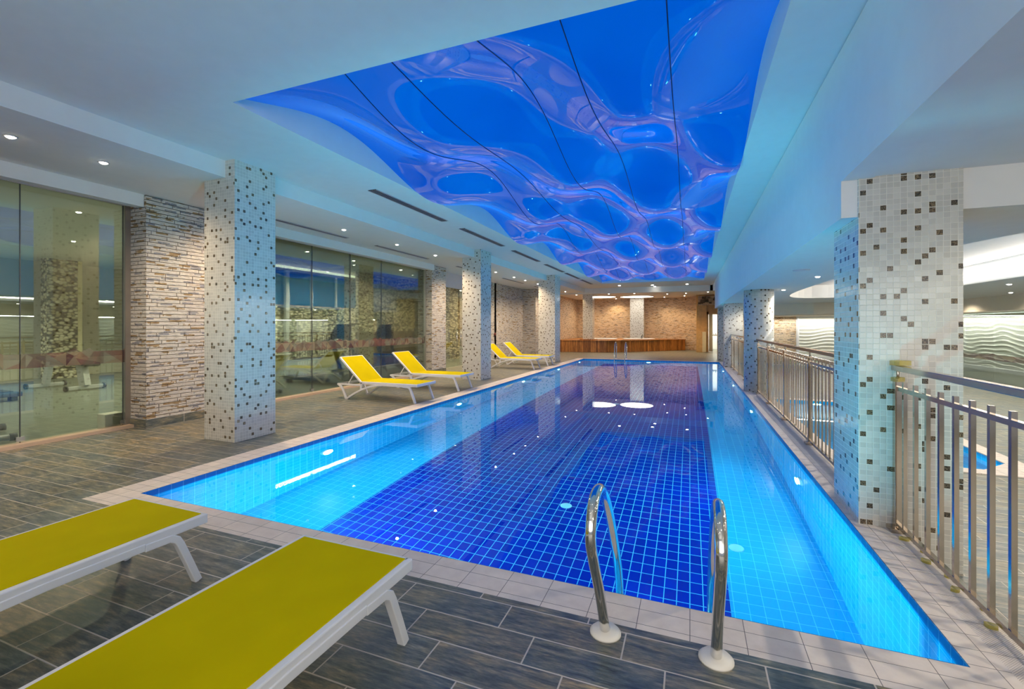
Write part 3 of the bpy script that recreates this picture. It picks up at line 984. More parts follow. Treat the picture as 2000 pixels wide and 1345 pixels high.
# ================================================================ LOUNGERS
def make_lounger(label, group):
    t = thing('sun_lounger', label, 'sun lounger', (0, 0, 0), 0, group)
    W2 = 0.33; zt = 0.375; L = 1.34
    wp = M['white_paint']
    # seat frame : side rails and end bar
    b = MB()
    for s_ in (-1, 1):
        b.box(s_ * W2 - 0.018, s_ * W2 + 0.018, -0.02, L, zt - 0.055, zt, wp)
    b.box(-W2, W2, L - 0.03, L, zt - 0.055, zt, wp)
    b.box(-W2, W2, -0.02, 0.01, zt - 0.05, zt - 0.012, wp)
    b.build('seat_frame', t, bevel=0.006)
    b = MB()
    nseg = 14
    for k in range(nseg):
        y0 = 0.0 + (L - 0.022) * k / nseg; y1 = (L - 0.022) * (k + 1) / nseg
        b.box(-W2 + 0.012, W2 - 0.012, y0, y1, zt - 0.004, zt + 0.004, M['fabric'], skip='fk' if 0 < k < nseg - 1 else ('k' if k == 0 else 'f'))
    b.build('seat_sling', t)
    ang = math.atan2(0.485, 0.53)
    BL = 0.73
    Mx = Matrix.Translation((0, 0.0, zt - 0.004)) @ Matrix.Rotation(PI - ang, 4, 'X')
    b = MB()
    for s_ in (-1, 1):
        b.box(s_ * W2 - 0.018, s_ * W2 + 0.018, 0, BL, -0.004, 0.03, wp)
    b.box(-W2, W2, BL - 0.03, BL, -0.004, 0.03, wp)
    b.xform(Mx); b.build('back_frame', t, bevel=0.006)
    b = MB(); b.box(-W2 + 0.014, W2 - 0.014, 0.0, BL - 0.02, -0.009, -0.001, M['fabric']); b.xform(Mx)
    b.build('back_sling', t)
    # bent side tubes : front leg + under rail + arched rear leg
    for s_ in (-1, 1):
        x = s_ * (W2 + 0.002)
        sec = [(-0.021, -0.02), (0.021, -0.02), (0.021, 0.02), (-0.021, 0.02)]
        b = MB()
        pth = [(1.285, 0.0), (1.235, 0.13), (1.185, 0.255), (1.165, 0.292), (1.13, 0.312), (1.0, 0.316)]
        b.sweep([Vector((x, a, c)) for a, c in pth], sec, wp, side=Vector((1, 0, 0)))
        b.build('leg', t, bevel=0.004)
        b = MB()
        pth = [(1.0, 0.322), (0.6, 0.326), (0.4, 0.318), (0.2, 0.275), (0.02, 0.215), (-0.16, 0.13), (-0.30, 0.05), (-0.375, 0.0)]
        b.sweep([Vector((x, a, c)) for a, c in pth], sec, wp, side=Vector((1, 0, 0)))
        b.build('side_rail', t, bevel=0.004)
        b = MB()
        pth = [(-0.385, 0.0), (-0.425, 0.10), (-0.475, 0.20), (-0.54, 0.275), (-0.60, 0.305)]
        b.sweep([Vector((x, a, c)) for a, c in pth], sec, wp, side=Vector((1, 0, 0)))
        b.build('leg', t, bevel=0.004)
        b = MB()
        b.bar((x, -0.61, 0.30), (x, 0.0, 0.30), 0.03, 0.035, wp)
        b.bar((x, 0.0, 0.215), (x, 0.0, 0.36), 0.032, 0.05, wp)
        b.build('rear_rail', t, bevel=0.003)
        b = MB()
        b.bar((x * 0.93, -0.20, 0.53), (x * 0.93, -0.34, 0.325), 0.014, 0.02, wp)
        b.build('prop', t)
    b = MB()
    b.bar((-W2, -0.60, 0.30), (W2, -0.60, 0.30), 0.03, 0.035, wp)
    b.bar((-W2, 1.11, 0.312), (W2, 1.11, 0.312), 0.03, 0.03, wp)
    b.bar((-W2 * 0.93, -0.34, 0.325), (W2 * 0.93, -0.34, 0.325), 0.014, 0.02, wp)
    b.build('cross_bar', t)
    return t
GA = 'yellow sling sun loungers'
l0 = make_lounger('nearest yellow sun lounger, its foot end at the pool edge left of the ladder', GA)
l0.location = (-1.60, 0.545, 0)
dup(l0, (-3.05, 0.55, 0), 0, 'yellow sun lounger on the left edge, second nearest, beside the pool corner')
for x, y, lb in ((-6.24, 7.87, 'reclined yellow sun lounger in the middle pair, nearer one'), (-6.26, 9.69, 'reclined yellow sun lounger in the middle pair, the one by the pillar'),
                 (-6.3, 15.3, 'reclined yellow sun lounger in the far pair, left one half behind the pillar'), (-6.3, 16.95, 'reclined yellow sun lounger in the far pair, farthest from viewer')):
    dup(l0, (x, y, 0), R(-90), lb)

# ================================================================ CEILING FITTINGS
def grille(x, y0, y1, z, label, grp, w=0.15, rows=4):
    t = thing('air_grille', label, 'air grille', (x, (y0 + y1) / 2, z), 0, grp)
    L = (y1 - y0) / 2
    b = MB(); b.box(-w / 2, w / 2, -L, L, -0.006, -0.001, M['grille']); b.build('slot', t)
    b = MB()
    for k in range(rows + 1):
        xx = -w / 2 + w * k / rows
        b.box(xx - 0.005, xx + 0.005, -L, L, -0.012, -0.005, M['grille_slat'] if 0 < k < rows else M['plaster'])
    b.build('blades', t)
ga = 'linear air grilles in the main ceiling'
for k, (y0, y1) in enumerate([(5.88, 8.17), (8.92, 11.28), (12.05, 14.37), (15.15, 17.55), (17.93, 20.3), (20.75, 23.1)]):
    grille(-4.66, y0, y1, CZ, ['nearest', 'second', 'third', 'fourth', 'fifth', 'farthest'][k] + ' long dark air grille beside the blue ceiling recess', ga)
gb = 'linear air grilles in the left soffit'
for k, (y0, y1) in enumerate([(5.2, 7.95), (8.95, 11.26), (13.0, 14.6), (16.88, 19.23), (20.88, 22.6)]):
    grille(-6.97, y0, y1, 3.43, ['nearest', 'second', 'third', 'fourth', 'farthest'][k] + ' dark air grille in the low left soffit', gb, 0.11, 3)

def make_downlight():
    t = thing('downlight', '', 'downlight', (0, 0, 0))
    b = MB(); b.lathe([(0.055, -0.001), (0.052, -0.008), (0.036, -0.008), (0.034, -0.001)], M['white_paint'], n=20); b.build('trim_ring', t)
    b = MB(); b.lathe([(0.036, -0.004), (0.034, -0.014), (0.018, -0.022), (0.0, -0.024)], M['bulb'], n=16); b.build('bulb', t)
    return t
dl = make_downlight()
first = True
def place_dl(x, y, z, label, grp, e, col=WARM, ang=110, scale=1.0):
    global first
    if first:
        o = dl; first = False
        o.location = (x, y, z)
    else:
        o = dup(dl, (x, y, z))
    o['label'] = label; o['group'] = grp
    o.scale = (scale,) * 3
    if e:
        lamp('SPOT', 'downlight_beam', (x, y, z - 0.02), (0, 0, 0), e, col, 0.03, spot=ang, blend=0.8)
gl = 'recessed downlights in the left soffit'
def nth(k, n):
    w = ['nearest the viewer', 'second', 'third', 'fourth', 'fifth', 'sixth', 'seventh', 'eighth', 'ninth', 'tenth', 'eleventh', 'twelfth', 'thirteenth', 'fourteenth']
    return 'farthest' if k == n - 1 else w[k]
for k_, y in enumerate((0.9, 2.46, 3.25, 5.4, 7.25, 9.02, 10.76, 13.1, 14.88, 16.7, 18.0, 19.7, 22.2, 24.6)):
    place_dl(-6.43, y, 3.43, 'small round downlight in the left soffit, ' + nth(k_, 14) + ' along the row', gl, 215 if y < 5 else 430, WARM, 150)
gf = 'added fill downlights in the front ceiling above the viewer'  # out-of-view fixtures added to send more light down on the near deck
for x, y in ((-4.6, 0.2), (-2.6, 1.2), (-0.6, 0.9), (-3.4, -1.2), (-1.2, -1.2), (0.6, -0.6)):
    place_dl(x, y, CZ, 'added round downlight in the front ceiling, %s, %s' % ('behind the viewer' if y < 0 else 'beside the viewer', 'far left' if x < -3 else ('left' if x < -2 else ('middle' if x < 0 else 'right'))), gf, 100, (1.0, 0.93, 0.84), 125, 1.7)
gh = 'added fill downlights in the side hall ceiling'  # fill lights with added fixtures, here and in the low right ceiling
for x in (2.0, 5.9, 7.4):
    for y in (6.2, 9.0, 12.0, 15.0, 17.8):
        place_dl(x, y, 2.34, 'added small downlight in the side hall ceiling, %s row, %s' % ({2.0: 'pool side', 5.9: 'middle', 7.4: 'panel side'}[x], {6.2: 'nearest', 9.0: 'second', 12.0: 'third', 15.0: 'fourth', 17.8: 'farthest'}[y]), gh, 170, (1.0, 0.88, 0.68), 150)
for x in (2.6, 4.6, 6.6):
    for y in (-1.0, 1.6, 3.4):
        place_dl(x, y, 2.63, 'added small downlight in the low right ceiling, %s row, %s' % ({2.6: 'pool side', 4.6: 'middle', 6.6: 'outer'}[x], {-1.0: 'behind the viewer', 1.6: 'beside the viewer', 3.4: 'beside the large pillar'}[y]), gh, 165, (1.0, 0.88, 0.70), 150)
gg = 'added fill downlights in the gym ceiling'  # extra fixtures put in to brighten the gym interior
for x, y, e in ((-9.6, 1.5, 150), (-9.6, 4.5, 150), (-13, 2.5, 170), (-13, 6.0, 170), (-16, 4.5, 150), (-9.8, 8.0, 300), (-11.9, 9.6, 420), (-9.8, 11.5, 300), (-11.9, 12.6, 420), (-11.9, 15.5, 420), (-9.7, 14.6, 300), (-12.0, 17.6, 300)):
    place_dl(x, y, 3.43, 'added downlight in the gym ceiling, %s along, %s' % (nth(int(y / 1.7 + 0.8), 99) if y > 2 else 'nearest', 'by the glass' if x > -11 else ('deep inside' if x < -14 else 'in the middle')), gg, e * 3.6, (1.0, 0.91, 0.70), 150)
for x, y in ((-9.2, 14.6), (-9.2, 17.0)):  # lobby fill lights, given added fixtures
    place_dl(x, y, 3.43, 'added downlight in the lobby ceiling behind the glass doors, ' + ('nearer' if y < 15 else 'farther'), gg, 1100, (1.0, 0.72, 0.38), 150)
gm = 'large downlights before the timber platform'
for x, y, w in ((-3.44, 24.3, 'left of the row of three'), (-1.81, 24.65, 'middle of the row of three'), (-0.13, 24.7, 'right of the row of three'), (-1.75, 25.55, 'single one behind the other three')):
    place_dl(x, y, 3.65, 'large downlight at the far end of the ceiling, ' + w, gm, 200, WARM, 130, 1.7)
gs = 'small downlights in the back ceiling'
for x, y in ((-4.3, 26.2), (-2.9, 26.3), (-1.2, 27.4), (-0.2, 27.2), (0.9, 26.6), (-6.2, 26.3), (-6.3, 30.2), (-4.6, 30.9), (-1.5, 30.3), (-0.3, 29.4)):
    place_dl(x, y, 3.35, 'small downlight in the back ceiling, ' + {(-4.3, 26.2): 'left of middle in the front row', (-2.9, 26.3): 'middle of the front row', (-1.2, 27.4): 'over the right platform edge', (-0.2, 27.2): 'right of the platform edge', (0.9, 26.6): 'right end of the front row', (-6.2, 26.3): 'left end of the front row', (-6.3, 30.2): 'back left corner', (-4.6, 30.9): 'between the round lights and wall', (-1.5, 30.3): 'right of the mosaic pillar', (-0.3, 29.4): 'near the cabinet'}[(x, y)], gs, 235, (1.0, 0.70, 0.36), 130)
for x, y, w in ((-5.3, 28.75, 'left'), (-3.1, 29.35, 'right')):
    t = thing('ceiling_light', 'large round glowing ceiling light over the timber platform, %s one' % w, 'ceiling light', (x, y, 3.35), 0, 'round glowing ceiling lights')
    b = MB(); b.lathe([(1.06, 0.0), (1.06, -0.02), (1.0, -0.02), (1.0, 0.0)], M['plaster'], n=48); b.build('rim', t)
    b = MB(); b.lathe([(1.0, -0.008), (0.0, -0.008)], M['disc'], n=48); b.build('diffuser', t)
t = thing('ceiling_vent', 'round white flush vent in the side hall ceiling', 'ceiling vent', (1.55, 7.9, 2.34))
b = MB(); b.lathe([(0.11, 0.0), (0.11, -0.008), (0.09, -0.012), (0.0, -0.012)], M['plaster'], n=28); b.build('disc', t)
# cove LED strip round the far side of the oval recess
t = thing('cove_light', 'bright strip of light inside the curved side hall ceiling recess', 'cove light', (cx_, cy_, 2.5))
b = MB()
tt = [R(-75) + R(160) * k / 40 for k in range(41)]
for a, c2 in zip(tt[:-1], tt[1:]):
    p, q = sup(a), sup(c2)
    p = (cx_ + (p[0] - cx_) * 0.985, cy_ + (p[1] - cy_) * 0.995); q = (cx_ + (q[0] - cx_) * 0.985, cy_ + (q[1] - cy_) * 0.995)
    b.quad([p + (2.42,), q + (2.42,), q + (2.62,), p + (2.62,)], M['led'])
local_build(b, 'led_strip', t)

# ================================================================ SMALL POOL
kp = thing('small_pool', 'small pale blue pool on the lower floor beyond the railing', 'swimming pool', (2.8, 10, LZ - 0.5))
kx0, kx1, ky0, ky1 = 1.9, 3.77, 7.33, 12.67
b = MB(); b.box(kx0, kx1, ky0, ky1, LZ - 0.5, LZ - 0.45, lt)
for q in ([(kx0, ky0), (kx0, ky1)], [(kx0, ky1), (kx1, ky1)], [(kx1, ky1), (kx1, ky0)], [(kx1, ky0), (kx0, ky0)]):
    (ax, ay), (bx_, by_) = q
    mx_, my_ = (kx0 + kx1) / 2, (ky0 + ky1) / 2
    ax, ay, bx_, by_ = [q_ + (0.006 if q_ < m_ else -0.006) for q_, m_ in zip((ax, ay, bx_, by_), (mx_, my_, mx_, my_))]
    b.quad([(ax, ay, LZ - 0.5), (bx_, by_, LZ - 0.5), (bx_, by_, LZ), (ax, ay, LZ)], lt)
local_build(b, 'basin', kp)
b = MB(); b.quad([(kx0, ky0, LZ - 0.04), (kx1, ky0, LZ - 0.04), (kx1, ky1, LZ - 0.04), (kx0, ky1, LZ - 0.04)], M['water'])
local_build(b, 'water', kp)
b = MB()
b.box(kx0 - 0.18, kx1 + 0.23, ky0 - 0.21, ky0, LZ - 0.1, LZ + 0.01, M['coping']).box(kx0 - 0.18, kx1 + 0.23, ky1, ky1 + 0.23, LZ - 0.1, LZ + 0.01, M['coping'])
b.box(kx0 - 0.18, kx0, ky0, ky1, LZ - 0.1, LZ + 0.01, M['coping']).box(kx1, kx1 + 0.23, ky0, ky1, LZ - 0.1, LZ + 0.01, M['coping'])
b.prism([(kx1, ky0), (kx1, ky0 + 0.42), (kx1 - 0.4, ky0)], LZ - 0.1, LZ + 0.0101, M['coping'])
local_build(b, 'coping', kp)
lamp('AREA', 'small_pool_fill', (2.8, ky0 + 0.02, LZ - 0.25), (R(90), 0, 0), 40, POOLC, 0.16, shape='DISK')  # underwater lights without fixtures, added to brighten the small basin
lamp('AREA', 'small_pool_fill', (2.8, ky1 - 0.02, LZ - 0.25), (R(-90), 0, 0), 40, POOLC, 0.16, shape='DISK')

# ================================================================ WAVE PANELS
def wave_panel(name, p0, p1, z0, z1, label, out, amp=0.026):
    """white relief panel with running wave ridges; p0->p1 along the wall, out = outward normal"""
    t = thing(name, label, 'wall panel', (p0[0], p0[1], z0), 0, 'white wave relief wall panels')
    L = math.hypot(p1[0] - p0[0], p1[1] - p0[1]); H = z1 - z0
    dx, dy = (p1[0] - p0[0]) / L, (p1[1] - p0[1]) / L
    b = MB(); mi = b.mi(M['wave'])
    nu, nv = int(L / 0.07), int(H / 0.014)
    for j in range(nv + 1):
        for i in range(nu + 1):
            u = L * i / nu; v = H * j / nv
            ph = v + 0.055 * math.sin(2.1 * u + 0.7 + v * 1.3) + 0.028 * math.sin(4.7 * u + 1.9 - v * 2.5)
            f = (ph / 0.135) % 1.0
            r = amp * (f ** 2.2) if f < 0.9 else amp * (1 - (f - 0.9) / 0.1)
            b.v.append((u * dx + out[0] * (0.03 + r), u * dy + out[1] * (0.03 + r), v))
    for j in range(nv):
        for i in range(nu):
            a = j * (nu + 1) + i
            b.f.append((a, a + 1, a + nu + 2, a + nu + 1)); b.m.append(mi); b.sm.add(len(b.f) - 1)
    b.build('relief', t)
    b = MB()
    def seg(u0, u1, v0, v1, d0=0.0, d1=0.07):
        P = []
        for u, v, d in ((u0, v0, d0), (u1, v0, d0), (u1, v1, d0), (u0, v1, d0), (u0, v0, d1), (u1, v0, d1), (u1, v1, d1), (u0, v1, d1)):
            P.append((u * dx + out[0] * d, u * dy + out[1] * d, v))
        i = len(b.v); b.v += P
        for f in ((0, 3, 2, 1), (4, 5, 6, 7), (0, 1, 5, 4), (2, 3, 7, 6), (3, 0, 4, 7), (1, 2, 6, 5)):
            b.f.append(tuple(i + q for q in f)); b.m.append(b.mi(M['white_paint']))
    seg(-0.06, 0.0, -0.1, H + 0.02); seg(L, L + 0.06, -0.1, H + 0.02); seg(-0.06, L + 0.06, -0.12, -0.0, 0, 0.12)
    b.build('frame', t)
    return t
wave_panel('wave_panel', (4.45, 23.19), (6.5, 23.19), 0.2, 1.90, 'white wave relief panel beside the sandy stone wall in the side hall', (0, -1))
wave_panel('wave_panel', (6.65, 23.19), (8.8, 23.19), 0.2, 1.90, 'white wave relief panel in the far corner of the side hall', (0, -1))
wave_panel('wave_panel', (8.98, 17.3), (8.98, 22.9), 0.2, 1.90, 'wide white wave relief panel on the right wall past the large pillar', (-1, 0))
wave_panel('wave_panel', (8.98, 12.0), (8.98, 17.0), 0.2, 1.90, 'white wave relief panel on the right wall, cut by the photo edge', (-1, 0))
wave_panel('wave_panel', (8.98, 5.0), (8.98, 11.8), 0.2, 1.90, 'white wave relief panel on the right wall, seen only in the gym glass reflection', (-1, 0))
t = thing('window_3', 'clear glass screen with a rosy pattern band before the wave panels', 'window', (8.3, 17, LZ)); t['kind'] = 'structure'
for a, c in ((8.0, 12.0), (12.0, 15.0), (15.0, 17.6), (17.6, 20.2), (20.2, 22.6)):
    b = MB(); b.box(8.30, 8.31, a + 0.005, c - 0.005, LZ, 1.93, M['clearpane']); local_build(b, 'pane', t)
band('patterned_band', t, 8.295, 8.0, 22.6, 0.50, 0.66, 11, 0.5)
# planter
pt = thing('planter', 'low planter of leafy white flowers at the back of the side hall', 'planter', (3.6, 22.0, LZ))
b = MB(); b.box(-1.4, 1.6, -0.2, 0.2, 0, 0.16, M['ledge']); b.build('trough', pt)
rnd = random.Random(4)
b = MB(); bf = MB()
for k in range(420):
    x, y, z = rnd.uniform(-1.35, 1.55), rnd.uniform(-0.2, 0.2), 0.16 + rnd.random() * 0.18
    s_ = rnd.uniform(0.03, 0.06); a = rnd.uniform(0, 6.28); e = rnd.uniform(-0.8, 0.8)
    d = Vector((math.cos(a), math.sin(a), e)).normalized() * s_; w = Vector((-math.sin(a), math.cos(a), 0)) * s_ * 0.45
    c0 = Vector((x, y, z))
    tgt, mt = (b, M['leaf']) if k % 3 else (bf, M['petal'])
    tgt.quad([c0 - d, c0 + w, c0 + d, c0 - w], mt)
b.build('foliage', pt); bf.build('flowers', pt)

# ================================================================ TIMBER PLATFORM
plat = thing('timber_platform', 'raised whirlpool platform clad in upright timber slats against the back wall', 'platform', (-4, 29, 0))
poly = [(-7.34, 25.98), (-4.47, 26.3), (-3.3, 27.3), (-2.0, 28.75), (-0.27, 30.42), (-0.30, 30.75), (-2.0, 31.45), (-7.34, 31.45)]
b = MB(); b.prism(poly, 0.0, 0.655, M['slats'])
b.uvs = {}
for k in range(len(poly)):
    pass
o = local_build(b, 'slat_cladding', plat)
b = MB(); b.prism([(-7.34, 25.94), (-4.45, 26.25), (-3.26, 27.25), (-1.96, 28.7), (-0.22, 30.4), (-0.28, 30.74), (-2.0, 31.44), (-7.34, 31.44)], 0.655, 0.695, M['slats'])
local_build(b, 'timber_top', plat)
for x, y in ((-5.2, 28.9), (-3.0, 29.6)):
    b = MB(); b.lathe([(0.98, 0.0), (1.0, 0.03), (0.9, 0.045), (0.82, 0.0)], M['white_paint'], (x, y, 0.697), 40)
    local_build(b, 'tub_rim', plat)
    b = MB(); b.lathe([(0.83, 0.018), (0.0, 0.018)], M['white_paint'], (x, y, 0.697), 40)  # white colour stands in for the shine on the tub water
    local_build(b, 'tub_water', plat)
b = MB(); b.tube([(-2.75, 28.7, 0.7), (-2.75, 28.7, 0.95), (-2.75, 28.9, 1.02), (-2.75, 29.1, 0.95), (-2.75, 29.1, 0.7)], 0.02, M['chrome'])
local_build(b, 'grab_rail', plat)
b = MB(); b.box(-6.0, -5.13, 26.28, 27.15, 0.697, 0.75, M['slats'])
local_build(b, 'plinth', plat)

# ================================================================ FAR DOOR
t = thing('door_2', 'open bright doorway with timber frame at the far right', 'door', (1.5, 29.2, 0)); t['kind'] = 'structure'
b = MB(); b.box(0.92, 1.02, 29.1, 29.3, 0, 2.35, M['door_wood']).box(2.1, 2.2, 29.1, 29.3, 0, 2.35, M['door_wood']).box(0.92, 2.2, 29.1, 29.3, 2.2, 2.35, M['door_wood'])
local_build(b, 'frame', t)
b = MB(); b.box(1.04, 1.24, 29.12, 29.2, 0.02, 2.2, M['door_cream']); b.box(1.24, 2.0, 29.14, 29.16, 0.02, 2.2, M['clearpane'])
local_build(b, 'leaf', t)
b = MB(); b.box(1.24, 2.0, 29.10, 29.13, 0.95, 0.99, M['chrome']).box(1.7, 1.73, 29.08, 29.11, 0.7, 1.4, M['chrome'])
local_build(b, 'push_bar', t)
band2 = MB()
b = MB()
for k in range(7):
    b.quad([(1.24 + k * 0.11, 29.13, 1.0), (1.35 + k * 0.11, 29.13, 1.0), (1.295 + k * 0.11, 29.13, 1.0 + 0.09 + 0.05 * (k % 3))], FR[k % 3])
local_build(b, 'patterned_band', t)
t = thing('cabinet', 'low cream cabinet standing beside the far doorway', 'cabinet', (0.65, 28.7, 0))
b = MB(); b.box(-0.28, 0.22, -0.2, 0.25, 0, 1.2, M['door_wood']); b.build('body', t)
b = MB(); b.box(0.02, 0.22, -0.23, -0.2, 0.02, 1.18, M['door_cream']); b.build('door', t)
rnd = random.Random(9)
t = thing('rock_frieze', 'rough dark rocky frieze above the far doorway', 'frieze', (1.6, 28.95, 2.78))
b = MB()
for k in range(60):
    x = rnd.uniform(-1.1, 1.2); z = rnd.uniform(0.0, 0.42); s_ = rnd.uniform(0.05, 0.12)
    if z < 0.2 and rnd.random() < 0.5: continue
    b.box(x - s_, x + s_, -0.05 - rnd.random() * 0.08, 0.0, z - s_ * 0.6, z + s_ * 0.6, M['rock'])
b.build('rocks', t)
b = MB(); b.box(-1.15, 1.25, 0.0, 0.04, -0.05, 0.5, M['stone_warm']); b.build('backing', t)
# little alarm knob on stone wall
t = thing('wall_alarm', 'small dark red alarm button on the left stone wall', 'alarm button', (-8.09, 18.6, 1.15))
b = MB(); b.lathe([(0.07, 0), (0.07, 0.04), (0.04, 0.06), (0.0, 0.065)], flat('alarm_red', (0.14, 0.03, 0.02), 0.4), n=16); b.xform(Matrix.Rotation(R(90), 4, 'Y')); b.build('knob', t)
t = thing('thermometer', 'thin white thermometer strip on the left stone wall above the alarm', 'thermometer', (-8.09, 18.9, 1.3))
b = MB(); b.box(0, 0.02, -0.03, 0.03, 0, 0.4, M['white_paint']); b.build('strip', t)

# ================================================================ GYM EQUIPMENT
def make_treadmill():
    t = thing('treadmill', '', 'treadmill', (0, 0, 0), 0, 'treadmills in the gym')
    # local: front at x=0 (towards the glass), deck runs to x=-2, width 0..0.8 in y
    b = MB(); b.box(-2.0, -0.45, 0.0, 0.8, 0.09, 0.18, M['darkgrey']).box(-1.95, -1.8, 0.05, 0.15, 0, 0.09, M['rubber']).box(-1.95, -1.8, 0.65, 0.75, 0, 0.09, M['rubber'])
    b.build('deck', t, bevel=0.01)
    b = MB(); b.box(-1.95, -0.5, 0.12, 0.68, 0.18, 0.195, M['vinyl']); b.build('belt', t)
    b = MB()
    pr = [(-0.62, 0.06), (0.02, 0.04), (0.03, 0.14), (-0.08, 0.27), (-0.28, 0.31), (-0.62, 0.2)]
    i = len(b.v)
    for y in (0.04, 0.76):
        b.v += [(x, y, z) for x, z in pr]
    n = len(pr)
    b.f.append(tuple(range(i, i + n))); b.m.append(b.mi(M['grey'])); b.f.append(tuple(range(i + n, i + 2 * n))[::-1]); b.m.append(0)
    for k in range(n):
        a, c2 = i + k, i + (k + 1) % n
        b.f.append((a, a + n, c2 + n, c2)); b.m.append(0)
    b.build('motor_hood', t, bevel=0.02)
    for y in (0.08, 0.72):
        b = MB(); b.bar((-0.05, y, 0.12), (-0.42, y, 1.22), 0.05, 0.11, M['darkgrey']); b.build('upright', t, bevel=0.008)
        b = MB(); b.tube([(-0.42, y, 1.16), (-0.72, y, 1.12), (-0.9, y, 1.0)], 0.025, M['dark'], 8); b.build('handrail', t)
    b = MB()
    i = len(b.v)
    pts = [(-0.40, 0.02, 1.18), (-0.40, 0.78, 1.18), (-0.30, 0.70, 1.56), (-0.30, 0.14, 1.56)]
    off = [(-0.07, 0, 0.0)] * 4
    b.v += pts + [(p[0] - 0.06, p[1], p[2]) for p in pts]
    for f in ((0, 1, 2, 3), (7, 6, 5, 4), (0, 4, 5, 1), (1, 5, 6, 2), (2, 6, 7, 3), (3, 7, 4, 0)):
        b.f.append(tuple(i + q for q in f)); b.m.append(b.mi(M['darkgrey']))
    c = b.build('console', t, bevel=0.02)
    b = MB(); b.box(-0.485, -0.475, 0.3, 0.5, 1.30, 1.42, M['red']); b.build('display', c)
    return t
tm = make_treadmill()
tm.location = (-8.1, 9.1, 0); tm['label'] = 'dark treadmill behind the gym glass, left one behind the nearer lounger'
dup(tm, (-8.1, 10.85, 0), 0, 'dark treadmill behind the gym glass, right of the nearer yellow lounger backrest')
dup(tm, (-8.3, 13.1, 0), 0, 'dark treadmill behind the gym glass, by the narrow stone pier')
dup(tm, (-14.6, 5.0, 0), R(180), 'grey treadmill with red display deep in the gym left of the weight bench')
def make_bike():
    t = thing('exercise_bike', '', 'exercise bike', (0, 0, 0), 0, 'exercise bikes in the gym')
    b = MB(); b.lathe([(0.0, -0.10), (0.28, -0.10), (0.33, -0.05), (0.33, 0.05), (0.28, 0.10), (0.0, 0.10)], M['lightgrey'], n=32)
    b.xform(Matrix.Translation((0, 0, 0.42)) @ Matrix.Rotation(R(90), 4, 'Y')); b.build('flywheel_housing', t)
    b = MB(); b.lathe([(0.335, -0.055), (0.345, -0.03), (0.345, 0.03), (0.335, 0.055)], M['bluepl'], n=32)
    b.xform(Matrix.Translation((0, 0, 0.44)) @ Matrix.Rotation(R(90), 4, 'Y')); b.build('guard', t)
    for y in (-0.45, 0.55):
        b = MB(); b.tube([(-0.28, y, 0.06), (0.28, y, 0.06)], 0.04, M['grey'], 12)
        b.tube([(-0.33, y, 0.06), (-0.26, y, 0.06)], 0.05, M['dark'], 12).tube([(0.26, y, 0.06), (0.33, y, 0.06)], 0.05, M['dark'], 12)
        b.build('foot_bar', t)
    b = MB(); b.bar((0, -0.45, 0.08), (0, 0.55, 0.08), 0.06, 0.06, M['grey']).bar((0, 0.3, 0.1), (0, 0.45, 0.85), 0.05, 0.06, M['grey']).bar((0, -0.2, 0.4), (0, -0.28, 1.15), 0.05, 0.06, M['grey']); b.build('frame', t)
    b = MB(); b.box(-0.11, 0.11, 0.33, 0.62, 0.85, 0.92, M['vinyl']); b.build('saddle', t, bevel=0.02)
    b = MB(); b.tube([(-0.22, -0.05, 1.1), (-0.22, -0.25, 1.15), (0.22, -0.25, 1.15), (0.22, -0.05, 1.1)], 0.018, M['dark'], 8); b.build('handlebar', t)
    b = MB(); b.box(-0.1, 0.1, -0.34, -0.3, 1.15, 1.32, M['dark']); b.build('monitor', t, bevel=0.01)
    b = MB(); b.box(0.12, 0.22, 0.0, 0.12, 0.22, 0.25, M['dark']).box(-0.22, -0.12, 0.0, 0.12, 0.5, 0.53, M['dark']); b.build('pedals', t)
    return t
bk = make_bike(); bk.location = (-8.72, 3.0, 0); bk.rotation_euler = (0, 0, R(75)); bk['label'] = 'silver and blue exercise bike behind the gym glass at the left edge'
dup(bk, (-8.95, 7.35, 0), R(75), 'silver exercise bike behind the gym glass, mostly hidden by the near pillar')
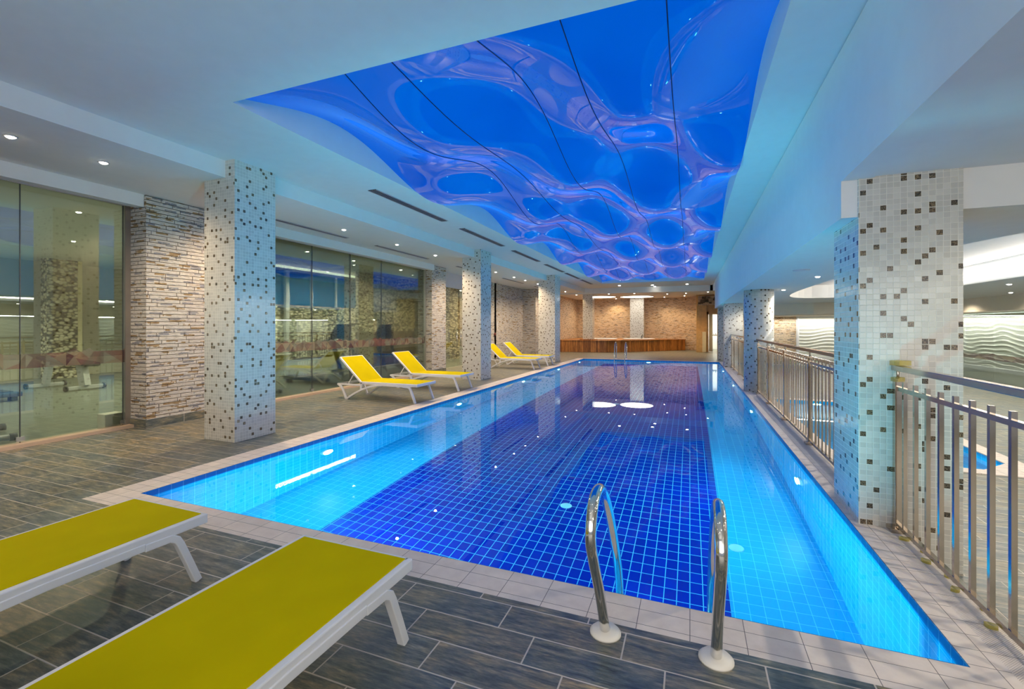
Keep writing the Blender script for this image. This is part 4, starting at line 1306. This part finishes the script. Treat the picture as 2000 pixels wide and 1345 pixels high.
# weight bench
t = thing('weight_bench', 'black padded weight bench standing on the gym floor', 'weight bench', (-13.9, 6.3, 0), R(4))
b = MB(); b.box(0.6, 0.66, -0.36, 0.36, 0.03, 0.11, M['grey']); b.box(-0.83, -0.77, -0.36, 0.36, 0.03, 0.11, M['grey']); b.build('floor_bars', t, bevel=0.01)
b = MB(); b.lathe([(0.06, 0), (0.06, 0.06)], M['dark'], (0, 0, 0), 12)
b = MB()
for x in (0.63, -0.80):
    for y in (-0.39, 0.36):
        b.tube([(x, y, 0.07), (x, y + 0.04, 0.07)], 0.065, M['dark'], 12)
b.build('end_caps', t)
b = MB(); b.bar((0.63, 0, 0.1), (0.5, 0, 0.62), 0.12, 0.22, M['grey']).bar((-0.8, 0, 0.1), (-0.62, 0, 0.66), 0.1, 0.14, M['grey']).bar((-0.65, 0, 0.6), (0.5, 0, 0.6), 0.08, 0.07, M['dark']); b.build('frame', t)
b = MB(); b.box(-0.1, 0.85, -0.16, 0.16, 0.64, 0.73, M['vinyl']); b.xform(Matrix.Rotation(R(5), 4, 'Y')); b.build('seat_pad', t, bevel=0.03)
b = MB(); b.box(-0.95, -0.15, -0.16, 0.16, 0.60, 0.69, M['vinyl']); b.xform(Matrix.Rotation(R(6), 4, 'Y')); b.build('back_pad', t, bevel=0.03)
t = thing('floor_spring_box', 'cream box at the foot of the gym glass beside the stone pier', 'box', (-7.98, 4.12, 0))
b = MB(); b.box(-0.1, 0.1, -0.12, 0.12, 0, 0.22, M['ledge']); b.build('box', t, bevel=0.01)
# white post and pebble clad partition in the gym
b = MB(); b.box(-13.0, -12.9, 11.75, 11.9, 0, 3.43, M['white_paint']); struct(b.build('trim_7'))

# refraction of the underwater lamps through the water surface onto the room
for o in bpy.data.objects:
    if o.type == 'MESH':
        if o.name.startswith('water') and o.parent and o.parent.name == 'swimming_pool':
            o.cycles.is_caustics_caster = True
        elif o.name.split('.')[0] in ('ceiling', 'trim_3', 'trim_4', 'ceiling_left_soffit', 'ceiling_side_hall', 'ceiling_back', 'shaft', 'seat_frame', 'back_frame', 'leg', 'side_rail', 'stone_cladding', 'wall_left', 'wall_back'):
            o.cycles.is_caustics_receiver = True
